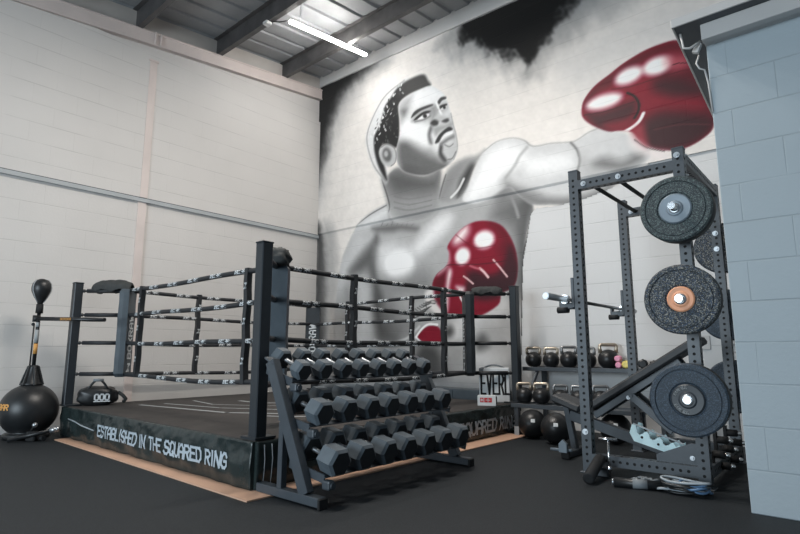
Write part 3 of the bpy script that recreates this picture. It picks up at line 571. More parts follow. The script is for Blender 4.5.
('p',(112,112,112),0.0375,0.9,0.0,1,[(-4.52,3.989),(-4.39,4.037),(-4.267,4.051),(-4.259,4.006),(-4.359,3.982),(-4.465,3.947)]),
('p',(184,184,184),0.0506,0.9,0.0,1,[(-4.456,3.917),(-4.346,3.947),(-4.234,3.929),(-4.219,3.79),(-4.301,3.691),(-4.404,3.705),(-4.48,3.825)]),
('p',(66,66,66),0.0377,0.95,0.0,1,[(-4.52,3.957),(-4.465,3.927),(-4.471,3.827),(-4.395,3.699),(-4.451,3.681),(-4.541,3.813)]),
('s',(104,104,104),0.0237,0.7,0.0203,1,[(-4.428,3.941),(-4.347,3.889),(-4.279,3.914)]),
('s',(90,90,90),0.0234,0.7,0.02,1,[(-4.368,3.7),(-4.296,3.698),(-4.232,3.782)]),
('s',(120,120,120),0.0201,0.6,0.0151,1,[(-4.31,4.401),(-4.268,4.204),(-4.218,4.022),(-4.205,3.825),(-4.27,3.676)]),
('p',(206,206,206),0.1454,0.95,0.0,1,[(-4.063,1.605),(-3.475,1.605),(-3.468,1.239),(-3.525,0.773),(-4.04,0.73),(-4.169,1.031),(-4.453,1.034),(-4.351,1.346)]),
('p',(150,150,150),0.1688,0.6,0.0,1,[(-3.631,1.318),(-3.484,1.349),(-3.486,0.952),(-3.729,0.916),(-3.965,1.029),(-3.891,1.29)]),
('p',(84,84,84),0.0863,0.85,0.0,1,[(-3.986,1.067),(-3.852,1.139),(-3.769,0.99),(-3.946,0.917)]),
('p',(64,64,64),0.144,0.9,0.0,1,[(-4.959,0.999),(-4.601,0.957),(-4.461,0.569),(-5.068,0.552)]),
('p',(92,92,92),0.2509,0.7,0.0,1,[(-5.751,1.755),(-5.397,1.515),(-5.396,1.045),(-5.745,0.963)]),
('p',(150,150,150),0.1817,0.6,0.0,1,[(-4.503,0.917),(-4.171,0.955),(-4.179,0.577),(-4.509,0.568)]),
('p',(126,22,44),0.0196,1,0.0,1,[(-4.064,2.673),(-3.825,2.689),(-3.56,2.594),(-3.408,2.4),(-3.328,2.164),(-3.323,1.915),(-3.388,1.74),(-3.564,1.664),(-3.626,1.509),(-3.982,1.358),(-4.249,1.396),(-4.485,1.442),(-4.661,1.621),(-4.708,1.845),(-4.633,2.005),(-4.447,2.126),(-4.4,2.293),(-4.424,2.406),(-4.281,2.56)]),
('c',(0,0,0),0.0151,1,0,1,[(-4.064,2.673),(-3.825,2.689),(-3.56,2.594),(-3.408,2.4),(-3.328,2.164),(-3.323,1.915),(-3.388,1.74),(-3.564,1.664),(-3.626,1.509),(-3.982,1.358),(-4.249,1.396),(-4.485,1.442),(-4.661,1.621),(-4.708,1.845),(-4.633,2.005),(-4.447,2.126),(-4.4,2.293),(-4.424,2.406),(-4.281,2.56)]),
('p',(88,18,34),0.1422,0.9,0.0,1,[(-3.706,2.645),(-3.552,2.585),(-3.408,2.393),(-3.321,2.147),(-3.324,1.899),(-3.396,1.724),(-3.584,1.655),(-3.854,1.657),(-3.731,1.852),(-3.463,1.895),(-3.564,2.243),(-3.52,2.409)]),
('p',(56,30,36),0.1295,0.9,0.0,1,[(-4.089,1.989),(-3.809,1.859),(-3.464,1.862),(-3.326,2.015),(-3.331,1.883),(-3.403,1.725),(-3.584,1.655),(-3.855,1.623),(-4.137,1.712),(-4.01,1.842)]),
('p',(88,18,34),0.0965,0.9,0.0,1,[(-4.61,2.002),(-4.452,2.097),(-4.442,1.914),(-4.526,1.631),(-4.485,1.449),(-4.661,1.621),(-4.704,1.844)]),
('p',(56,30,36),0.0714,0.8,0.0,1,[(-4.006,1.999),(-3.69,1.917),(-3.513,2.068),(-3.412,2.292),(-3.324,2.081),(-3.325,1.85),(-3.419,1.693),(-3.584,1.646),(-3.855,1.617),(-4.128,1.739)]),
('p',(238,232,230),0.0508,1,0.0,1,[(-3.657,2.462),(-3.648,2.405),(-3.67,2.352),(-3.719,2.312),(-3.787,2.293),(-3.859,2.299),(-3.923,2.33),(-3.964,2.379),(-3.974,2.437),(-3.951,2.492),(-3.899,2.532),(-3.83,2.55),(-3.758,2.542),(-3.696,2.51)]),
('p',(238,232,230),0.0466,1,0.0,1,[(-4.054,2.184),(-4.089,2.139),(-4.139,2.113),(-4.195,2.109),(-4.247,2.131),(-4.283,2.173),(-4.296,2.227),(-4.283,2.282),(-4.247,2.327),(-4.196,2.354),(-4.139,2.356),(-4.089,2.333),(-4.054,2.291),(-4.042,2.238)]),
('p',(238,232,230),0.1103,1,0.0,1,[(-4.317,2.484),(-4.219,2.609),(-4.081,2.661),(-4.067,2.558),(-4.171,2.446),(-4.284,2.421)]),
('p',(238,232,230),0.0808,1,0.0,1,[(-4.61,2.039),(-4.508,2.213),(-4.426,2.333),(-4.401,2.201),(-4.456,2.105),(-4.542,2.051)]),
('p',(238,232,230),0.0633,1,0.0,1,[(-4.395,2.073),(-4.361,2.015),(-4.408,1.821),(-4.43,1.554),(-4.458,1.448),(-4.493,1.486),(-4.462,1.771),(-4.432,1.986)]),
('p',(238,232,230),0.0615,1,0.0,1,[(-4.283,1.811),(-4.156,1.783),(-4.179,1.708),(-4.22,1.735)]),
('s',(238,232,230),0.0154,1,0.0246,1,[(-4.237,1.754),(-4.222,1.665),(-4.181,1.592)]),
('s',(226,190,190),0.0128,1,0.0214,1,[(-3.675,2.127),(-3.579,2.014),(-3.471,1.876)]),
('s',(226,190,190),0.0177,1,0.0324,1,[(-3.891,2.033),(-3.821,1.97),(-3.76,1.896)]),
('s',(226,190,190),0.0137,1,0.0213,1,[(-4.157,1.946),(-4.091,1.901),(-4.002,1.827)]),
('s',(190,110,120),0.0226,0.8,0.0301,1,[(-4.045,2.084),(-3.964,2.047),(-3.892,2.026)]),
('s',(70,20,32),0.0125,0.8,0.0141,1,[(-4.633,2.012),(-4.447,2.126),(-4.255,2.12),(-3.842,2.086),(-3.419,2.091)]),
('s',(90,20,34),0.0137,0.6,0.0137,1,[(-4.281,2.56),(-3.957,2.328),(-3.638,2.322)]),
('n',),
('p',(214,210,208),0.0487,1,0.0,1,[(-4.844,1.755),(-4.695,1.825),(-4.652,1.621),(-4.485,1.432),(-4.552,1.381),(-4.799,1.574)]),
('p',(126,22,44),0.0194,1,0.0,1,[(-4.988,1.121),(-4.89,1.22),(-4.777,1.272),(-4.623,1.261),(-4.537,1.157),(-4.539,1.03),(-4.788,1.014),(-4.892,1.047)]),
('s',(238,232,230),0.0163,1,0.0326,1,[(-5.022,1.115),(-4.903,1.237),(-4.777,1.299),(-4.622,1.287)]),
('s',(238,232,230),0.0161,1,0.0226,1,[(-5.014,1.114),(-4.904,1.034),(-4.768,0.994),(-4.547,1.005)]),
('p',(70,70,70),0.0777,0.9,0.0,1,[(-4.52,1.226),(-4.387,1.254),(-4.342,1.174),(-4.409,1.104),(-4.513,1.131)]),
('s',(60,60,60),0.0133,0.8,0.0199,1,[(-5.029,1.407),(-4.901,1.451),(-4.808,1.523)]),
('s',(60,60,60),0.0133,0.7,0.0167,1,[(-5.029,1.534),(-4.926,1.462)]),
('s',(60,60,60),0.0132,0.8,0.0199,1,[(-4.99,1.445),(-4.863,1.489),(-4.77,1.54)]),
('s',(60,60,60),0.0133,0.7,0.0166,1,[(-4.99,1.552),(-4.888,1.494)]),
('s',(60,60,60),0.0132,0.8,0.0198,1,[(-4.952,1.483),(-4.825,1.527),(-4.733,1.558)]),
('s',(60,60,60),0.0132,0.7,0.0165,1,[(-4.951,1.57),(-4.85,1.525)]),
('s',(210,210,210),0.0132,0.8,0.0197,1,[(-4.913,1.521),(-4.787,1.564),(-4.696,1.576)]),
('s',(60,60,60),0.0132,0.7,0.0165,1,[(-4.913,1.588),(-4.812,1.556)]),
('s',(60,60,60),0.0131,0.8,0.0197,1,[(-4.875,1.559),(-4.749,1.602),(-4.659,1.593)]),
('s',(60,60,60),0.0131,0.7,0.0164,1,[(-4.874,1.606),(-4.774,1.587)]),
('s',(90,90,90),0.0131,0.8,0.0196,1,[(-4.837,1.597),(-4.712,1.639),(-4.622,1.611)]),
('s',(60,60,60),0.0131,0.7,0.0164,1,[(-4.836,1.623),(-4.736,1.617)]),
('p',(58,68,76),0.0931,0.95,0.0,1,[(-7.085,0.295),(-4.951,0.3),(-3.634,0.315),(-3.322,0.283),(-3.345,-0.296),(-7.05,-0.715)]),
('p',(120,124,128),0.0888,0.6,0.0,1,[(-5.333,0.515),(-3.343,0.453),(-3.321,0.307),(-5.333,0.281)]),
('s',(70,70,70),0.0136,0.8,0.0218,1,[(-3.104,2.556),(-3.17,2.328),(-3.238,2.048),(-3.287,1.176),(-3.335,0.307)]),
('p',(126,22,44),0.0151,1,0.0,1,[(-2.355,3.804),(-2.329,3.938),(-2.247,4.043),(-2.144,4.12),(-1.988,4.189),(-1.836,4.263),(-1.611,4.33),(-1.419,4.348),(-1.232,4.322),(-1.074,4.157),(-0.963,3.736),(-0.949,3.447),(-0.976,3.225),(-1.082,3.132),(-1.206,3.082),(-1.306,3.071),(-1.456,3.098),(-1.634,3.193),(-1.714,3.29),(-1.784,3.4),(-1.922,3.457),(-2.037,3.48),(-2.153,3.55),(-2.255,3.634),(-2.328,3.72)]),
('c',(0,0,0),0.0116,1,0,1,[(-2.355,3.804),(-2.329,3.938),(-2.247,4.043),(-2.144,4.12),(-1.988,4.189),(-1.836,4.263),(-1.611,4.33),(-1.419,4.348),(-1.232,4.322),(-1.074,4.157),(-0.963,3.736),(-0.949,3.447),(-0.976,3.225),(-1.082,3.132),(-1.206,3.082),(-1.306,3.071),(-1.456,3.098),(-1.634,3.193),(-1.714,3.29),(-1.784,3.4),(-1.922,3.457),(-2.037,3.48),(-2.153,3.55),(-2.255,3.634),(-2.328,3.72)]),
('p',(88,18,34),0.1302,0.9,0.0,1,[(-1.433,4.144),(-1.245,4.224),(-1.079,4.099),(-0.965,3.708),(-0.949,3.447),(-0.976,3.225),(-1.106,3.127),(-1.306,3.071),(-1.456,3.098),(-1.608,3.178),(-1.678,3.34),(-1.61,3.532),(-1.422,3.565),(-1.08,3.46),(-1.067,3.628),(-1.408,3.77),(-1.507,3.864)]),
('p',(56,30,36),0.0985,0.85,0.0,1,[(-1.476,3.914),(-1.246,3.864),(-1.037,3.704),(-1.067,3.628),(-1.31,3.693),(-1.483,3.825)]),
('p',(56,30,36),0.0967,0.9,0.0,1,[(-1.643,3.451),(-1.427,3.507),(-0.994,3.348),(-0.976,3.225),(-1.106,3.127),(-1.306,3.071),(-1.507,3.111),(-1.647,3.197)]),
('p',(88,18,34),0.0824,0.9,0.0,1,[(-1.843,4.259),(-1.611,4.33),(-1.419,4.348),(-1.233,4.316),(-1.17,4.209),(-1.374,4.228),(-1.62,4.198),(-1.911,4.097),(-2.031,4.074)]),
('p',(88,18,34),0.0763,0.9,0.0,1,[(-2.329,3.938),(-2.247,4.043),(-2.144,4.12),(-1.994,4.185),(-1.956,4.081),(-2.158,3.987),(-2.29,3.833)]),
('p',(56,30,36),0.0848,0.85,0.0,1,[(-2.294,3.763),(-2.081,3.743),(-1.76,3.763),(-1.715,3.686),(-1.756,3.576),(-1.861,3.514),(-2.037,3.48),(-2.182,3.568)]),
('p',(126,22,44),0.0719,0.9,0.0,1,[(-2.091,3.58),(-1.857,3.575),(-1.772,3.581),(-1.863,3.484),(-2.008,3.481)]),
('p',(238,232,230),0.0561,1,0.0,1,[(-1.866,3.875),(-1.878,3.835),(-1.928,3.802),(-2.007,3.781),(-2.101,3.778),(-2.191,3.793),(-2.259,3.823),(-2.29,3.863),(-2.278,3.905),(-2.224,3.939),(-2.141,3.959),(-2.046,3.96),(-1.958,3.944),(-1.894,3.914)]),
('p',(238,232,230),0.0542,1,0.0,1,[(-1.621,4.124),(-1.622,4.08),(-1.653,4.038),(-1.707,4.007),(-1.775,3.993),(-1.844,3.998),(-1.899,4.022),(-1.929,4.061),(-1.928,4.107),(-1.896,4.149),(-1.839,4.181),(-1.77,4.194),(-1.702,4.187),(-1.649,4.162)]),
('p',(238,232,230),0.0517,1,0.0,1,[(-1.306,4.117),(-1.309,4.071),(-1.342,4.03),(-1.398,4.004),(-1.466,3.997),(-1.534,4.011),(-1.587,4.044),(-1.615,4.089),(-1.611,4.137),(-1.576,4.179),(-1.518,4.205),(-1.449,4.211),(-1.382,4.195),(-1.331,4.162)]),
('p',(180,90,100),0.0887,0.8,0.0,1,[(-1.353,4.168),(-1.176,4.122),(-1.136,3.996),(-1.313,3.993)]),
('s',(40,20,26),0.0088,0.9,0.0111,1,[(-1.303,4.059),(-1.232,4.05),(-1.135,4.014)]),
('s',(60,16,28),0.0099,0.9,0.0136,1,[(-2.325,3.772),(-2.081,3.743),(-1.733,3.754)]),
('s',(80,16,30),0.0113,0.8,0.0124,1,[(-1.977,3.991),(-1.72,3.952),(-1.394,3.961),(-1.14,3.945)]),
('s',(36,20,26),0.0117,1,0.028,1,[(-1.803,3.889),(-1.728,3.821),(-1.685,3.714),(-1.703,3.621),(-1.746,3.56)]),
('s',(238,232,230),0.0208,1,0.037,1,[(-1.94,3.412),(-1.795,3.449),(-1.7,3.504),(-1.645,3.588)]),
('s',(110,40,50),0.0108,0.7,0.013,1,[(-1.525,3.597),(-1.269,3.562),(-0.985,3.459)]),
('s',(96,50,54),0.0107,0.6,0.015,1,[(-1.542,3.362),(-1.285,3.348),(-1.001,3.266)]),
('n',),
('p',(150,60,70),0.0572,0.8,0.0,1,[(-1.784,3.4),(-1.67,3.459),(-1.638,3.329),(-1.629,3.177),(-1.713,3.229)]),
('p',(226,216,214),0.0676,0.8,0.0,1,[(-1.815,3.362),(-1.737,3.28),(-1.584,3.136),(-1.408,3.056),(-1.515,3.001),(-1.771,3.183)]),
('s',(60,40,44),0.0113,0.8,0.0113,1,[(-1.763,3.303),(-1.635,3.173),(-1.457,3.086)]),
]

def spl(pts, closed, k=4):
    n = len(pts); out = []
    rng = range(n) if closed else range(n-1)
    for i in rng:
        p0 = pts[(i-1) % n] if closed or i > 0 else pts[i]; p1 = pts[i]; p2 = pts[(i+1) % n]
        p3 = pts[(i+2) % n] if closed or i+2 < n else p2
        for j in range(k):
            t = j/k; t2 = t*t; t3 = t2*t
            out.append(tuple(0.5*(2*p1[a]+(p2[a]-p0[a])*t+(2*p0[a]-5*p1[a]+4*p2[a]-p3[a])*t2+(3*p1[a]-p0[a]-3*p2[a]+p3[a])*t3) for a in (0, 1)))
    if not closed: out.append(pts[-1])
    return out
def seg_dist(X, Z, a, b):
    dx, dz = b[0]-a[0], b[1]-a[1]; l = dx*dx+dz*dz+1e-12
    t = np.clip(((X-a[0])*dx+(Z-a[1])*dz)/l, 0, 1)
    return np.hypot(X-a[0]-t*dx, Z-a[1]-t*dz)
RES = 0.0125
nx = int((XR-XL)/RES)+1; z_top = 5.82; nz = int(z_top/RES)+1
gx = np.linspace(XL, XR, nx); gz = np.linspace(0.0, z_top, nz)
GX, GZ = np.meshgrid(gx, gz)
LIN = np.array([lin(v) for v in range(256)])
paint = np.empty((nz, nx, 3)); paint[:] = (222, 217, 212)
rs = np.random.RandomState(3)
def fnoise(s, seed):
    q = np.random.RandomState(seed); out = np.zeros_like(GX)
    for i in range(7):
        a = q.uniform(0, 2*PI); f = s*q.uniform(0.6, 2.2); out += np.sin((GX*math.cos(a)+GZ*math.sin(a))*f+q.uniform(0, 6.3)+1.7*np.sin(GX*f*0.43+GZ*f*0.31+q.uniform(0, 6)))
    return out/4.0
WN = [fnoise(9.0, 11), fnoise(9.0, 12), fnoise(28.0, 13), fnoise(28.0, 14)]
paint += (fnoise(2.2, 21)*5+fnoise(14, 22)*2.0)[..., None]
CM = None
def poly_cover(X, Z, pts, soft):
    D = np.full(X.shape, 1e9); n = len(pts); ins = np.zeros(X.shape, bool)
    for i in range(n):
        a, b = pts[i], pts[(i+1) % n]
        D = np.minimum(D, seg_dist(X, Z, a, b))
        if a[1] != b[1]: ins ^= ((a[1] > Z) != (b[1] > Z)) & (X < (b[0]-a[0])*(Z-a[1])/(b[1]-a[1])+a[0])
    return np.clip(0.5-np.where(ins, -D, D)/(2*soft+1e-6), 0, 1)
for op in MURAL:
    if op[0] == 'n': CM = None; continue
    if op[0] == 'c': CM = poly_cover(GX, GZ, spl(op[6], True), op[2]); continue
    kind, colr, soft, al = op[0], op[1], op[2], op[3]
    if kind == 'p': warp, sm, pts = op[4], op[5], op[6]; pad_ = soft*1.6+warp*1.5
    else: w, sm, pts = op[4], op[5], op[6]; pad_ = soft*1.5+w; warp = 0
    if sm: pts = spl(pts, kind == 'p')
    xa = min(p[0] for p in pts)-pad_; xb = max(p[0] for p in pts)+pad_; za = min(p[1] for p in pts)-pad_; zb = max(p[1] for p in pts)+pad_
    i0, i1 = np.searchsorted(gx, (xa, xb)); j0, j1 = np.searchsorted(gz, (za, zb))
    if i0 >= i1 or j0 >= j1: continue
    X = GX[j0:j1, i0:i1]; Z = GZ[j0:j1, i0:i1]
    if warp:
        X = X+warp*(WN[0][j0:j1, i0:i1]+0.5*WN[2][j0:j1, i0:i1])*0.7; Z = Z+warp*(WN[1][j0:j1, i0:i1]+0.5*WN[3][j0:j1, i0:i1])*0.7
    D = np.full(X.shape, 1e9); n = len(pts)
    for i in range(n if kind == 'p' else n-1): D = np.minimum(D, seg_dist(X, Z, pts[i], pts[(i+1) % n]))
    if kind == 'p':
        ins = np.zeros(X.shape, bool)
        for i in range(n):
            a, b = pts[i], pts[(i+1) % n]
            if a[1] == b[1]: continue
            cr = ((a[1] > Z) != (b[1] > Z)) & (X < (b[0]-a[0])*(Z-a[1])/(b[1]-a[1])+a[0]); ins ^= cr
        D = np.where(ins, -D, D)
        t = np.clip(0.5-D/(2*soft+1e-6), 0, 1)
    else:
        t = np.clip(0.5-(D-w/2)/(soft+1e-6), 0, 1)
    t = t*t*(3-2*t)*al
    if CM is not None: t = t*CM[j0:j1, i0:i1]
    t = t[..., None]
    paint[j0:j1, i0:i1] = paint[j0:j1, i0:i1]*(1-t)+np.array(colr, float)*t
paint = np.clip(((paint-128)*1.10+131)*(1+0.015*fnoise(40, 31)[..., None]), 12, 242)
lev = LIN[np.clip(paint, 0, 255).astype(int)]*1.0
# the plain wall right of the figure is not painted: leave the bare blockwork there
PLAIN = [(-3.1, 2.66), (-3.02, 2.725), (-2.76, 2.70), (-2.36, 2.735), (-2.03, 2.80), (-1.72, 2.95), (-1.62, 2.99), (-0.55, 2.99), (-0.55, -0.1), (-3.36, -0.1), (-3.34, .185), (-3.287, 1.176), (-3.238, 2.048), (-3.17, 2.328)]
cxg = (GX[:-1, :-1]+GX[1:, 1:])/2; czg = (GZ[:-1, :-1]+GZ[1:, 1:])/2
ins = np.zeros(cxg.shape, bool)
for a, b in zip(PLAIN, PLAIN[1:]+PLAIN[:1]):
    if a[1] == b[1]: continue
    ins ^= ((a[1] > czg) != (b[1] > czg)) & (cxg < (b[0]-a[0])*(czg-a[1])/(b[1]-a[1])+a[0])
keep = ~ins
top_line = 5.81-0.0238*(cxg+7.29)
keep &= (czg < top_line)
yv = np.where(GZ > ZM, YB-0.032, YB-0.004)
co = np.stack([GX, yv, GZ], -1).reshape(-1, 3)
idx = np.arange(nz*nx).reshape(nz, nx)
quads = np.stack([idx[:-1, :-1], idx[:-1, 1:], idx[1:, 1:], idx[1:, :-1]], -1)[keep]
used = np.zeros(nz*nx, bool); used[quads.ravel()] = True
remap = np.cumsum(used)-1
co = co[used]; quads = remap[quads]; cols = np.concatenate([lev.reshape(-1, 3)[used], np.ones((used.sum(), 1))], 1)
me = bpy.data.meshes.new('mural')
me.vertices.add(len(co)); me.vertices.foreach_set('co', co.ravel().astype(np.float32))
me.loops.add(quads.size); me.loops.foreach_set('vertex_index', quads.ravel().astype(np.int32))
me.polygons.add(len(quads)); me.polygons.foreach_set('loop_start', np.arange(0, quads.size, 4, dtype=np.int32)); me.polygons.foreach_set('loop_total', np.full(len(quads), 4, np.int32))
me.update(calc_edges=True)
ca = me.color_attributes.new('paint', 'FLOAT_COLOR', 'POINT'); ca.data.foreach_set('color', cols.ravel().astype(np.float32))
me.materials.append(M['mural'])
mural = bpy.data.objects.new('mural', me); C.objects.link(mural)
tag(mural, 'huge black and white painted mural of a boxer in red gloves', 'mural')

# ------------------------------------------------------------------ ceiling light
def batten(x, y0, y1, label, lit):
    z = lambda y: raf_t(y)-0.06
    r = thing('batten_light', label, 'ceiling light', (0, 0, 0), group=None)
    bm = NB(); beam(bm, (x, y0, z(y0)+0.03), (x, y1, z(y1)+0.03), 0.03, 0.03); obj('housing', bm, M['steel_w2'], r)
    bm = NB(); beam(bm, (x, y0+0.01, z(y0)), (x, y1-0.01, z(y1)), 0.062, 0.036, bev=0.012); obj('diffuser', bm, M['led'], r)
    for k, y in enumerate((y0+0.2, y1-0.2)):
        bm = NB(); cyl(bm, (x, y, z(y)+0.05), (x, y, ceil_z(y)+0.01), 0.005, n=6); obj('suspension', bm, M['zinc'], r)
    bm = NB(); tube(bm, [(x-0.02, y0+0.05, z(y0)+0.05), (x-0.15, y0-0.06, z(y0)+0.02), (x-0.28, y0-0.14, z(y0)+0.05)], 0.008, 6); obj('cable', bm, M['black'], r)
    bm = NB(); box(bm, (x-0.30, y0-0.15, raf_t(y0-0.15)-0.025), (0.10, 0.10, 0.05), bev=0.012); obj('junction_box', bm, M['steel_w2'], r)
    return r
batten(-5.64, 4.18, 5.72, 'long bright white batten light hung under the roof purlins', True)

# ------------------------------------------------------------------ boxing ring
RX0, RX1, RY0, RY1, RZ = -6.69, -3.12, 2.16, 5.68, 0.32
ring = thing('boxing_ring', 'low black boxing ring with roped corner posts and lettered apron', 'boxing ring', ((RX0+RX1)/2, (RY0+RY1)/2, 0))
ORG = Vector(ring.location)
def robj(name, bm, m, parent=None):
    bmesh.ops.translate(bm, vec=-ORG, verts=bm.verts)
    return obj(name, bm, m, parent or ring)
bm = NB(); box(bm, ORG+Vector((0, 0, 0.16)), (RX1-RX0-0.08, RY1-RY0-0.08, 0.26)); robj('platform', bm, M['blackm'])
bm = NB()
box(bm, ORG+Vector((0, 0, RZ-0.012)), (RX1-RX0, RY1-RY0, 0.024), bev=0.008, seg=2)
canvas = robj('canvas', bm, M['canvas'])
# big pale outline emblem printed on the canvas
bm = NB()
def flat(bm, pts, w, z):
    pts = [Vector((p[0], p[1], z)) for p in pts]
    for a, b in zip(pts, pts[1:]):
        d = (b-a).normalized(); n = Vector((-d.y, d.x, 0))*w/2; a2 = a-d*w/2; b2 = b+d*w/2
        bm.faces.new([bm.verts.new(q) for q in (a2-n, b2-n, b2+n, a2+n)])
zc = RZ+0.0015
flat(bm, [(-6.15, 2.75), (-4.75, 2.95), (-4.1, 3.35), (-3.75, 3.9)], 0.05, zc)
flat(bm, [(-6.1, 3.0), (-5.2, 3.15), (-4.6, 3.45)], 0.035, zc)
flat(bm, [(-5.75, 3.75), (-5.35, 3.75), (-5.1, 3.95)], 0.06, zc)
flat(bm, [(-5.2, 4.2), (-4.5, 4.3), (-4.3, 4.55)], 0.07, zc)
flat(bm, [(-4.3, 3.0), (-4.0, 3.15), (-3.8, 3.45)], 0.04, zc)
flat(bm, [(-4.6, 3.75), (-4.1, 4.0), (-3.8, 4.5), (-3.9, 4.9), (-4.4, 5.0), (-5.0, 4.75), (-5.3, 4.3)], 0.045, zc)
flat(bm, [(-6.2, 3.4), (-5.6, 3.3), (-5.0, 3.6), (-4.7, 4.1)], 0.03, zc)
robj('emblem', bm, M['greyprint'], canvas)
# aprons: wrinkled vinyl skirts
def wrinkle(s, z, seed):
    v = Vector((s*1.6, z*3.0, seed)); w = Vector((s*5.5+z*4, z*7.0, seed+5))
    return 0.016*noise.noise(v)+0.015*noise.noise(w)+0.006*noise.noise(Vector((s*14-z*9, z*16, seed+9)))+0.012*math.sin(PI*min(1, max(0, z/RZ)))
def apron(p0, along, out, length, seed, text=None):
    p0 = Vector(p0); along = Vector(along); out = Vector(out)
    bm = NB(); ns, nzz = 160, 18
    def P(s, z, extra=0.0): return p0+along*s+out*(0.016+wrinkle(s, z, seed)+extra)+Vector((0, 0, z))
    g = [[bm.verts.new(P(length*i/ns, 0.012+(RZ-0.018)*j/nzz)) for i in range(ns+1)] for j in range(nzz+1)]
    back = [[bm.verts.new(p0+along*(length*i/ns)-out*0.03+Vector((0, 0, z))) for i in range(ns+1)] for z in (0.012, RZ-0.006)]
    for j in range(nzz):
        for i in range(ns):
            f = bm.faces.new((g[j][i], g[j][i+1], g[j+1][i+1], g[j+1][i])); f.smooth = True
    for i in range(ns):
        bm.faces.new((g[nzz][i], g[nzz][i+1], back[1][i+1], back[1][i])); bm.faces.new((back[0][i], back[0][i+1], g[0][i+1], g[0][i]))
    for i in (0, ns):
        col = [g[j][i] for j in range(nzz+1)]+[back[1][i], back[0][i]]
        bm.faces.new(col)
    bmesh.ops.recalc_face_normals(bm, faces=bm.faces)
    if text:
        txt, s0, z0, h, wr, gap = text
        letters(bm, txt, lambda u, v: P(s0+u, z0+v, 0.004), h, wr, 0.21, gap, step=0.03, mi=1)
    a = robj('apron', bm, [M['vinyl'], M['whiteblue']])
    return a, P
TXT = 'ESTABLISHED IN THE SQUARED RING'
# near-left side, read from outside
h0 = 0.092; L1 = text_len(TXT, h0, 0.60, 0.19)
k1 = 2.25/L1
ap1, P1 = apron((RX0, RY0, 0), (1, 0, 0), (0, -1, 0), RX1-RX0, 1.0, (TXT, 1.05, 0.112, h0, 0.60*k1, 0.19*k1))
L2 = text_len(TXT, 0.115, 0.60, 0.19); k2 = 2.85/L2
ap2, P2 = apron((RX1, RY0, 0), (0, 1, 0), (1, 0, 0), RY1-RY0, 7.0, (TXT, 0.62, 0.075, 0.115, 0.60*k2, 0.19*k2))
apron((RX1, RY1, 0), (-1, 0, 0), (0, 1, 0), RX1-RX0, 3.0)
apron((RX0, RY1, 0), (0, -1, 0), (-1, 0, 0), RY1-RY0, 9.0)
# pale lacing cord on the near-left skirt, loose end tag at the right end
bm = NB(); tube(bm, [P1(s, z, 0.008) for s, z in ((0.25, 0.205), (0.45, 0.190), (0.62, 0.172), (0.8, 0.158), (0.95, 0.15))], 0.006, 6); robj('lacing', bm, M['palecord'])
# vertical seam strips at the near corner
bm = NB()
for s in (0.06, 0.12): 
    tube(bm, [P2(s, z, 0.003) for z in (0.03, 0.1, 0.2, 0.29)], 0.003, 5)
robj('seam', bm, M['palecord'])
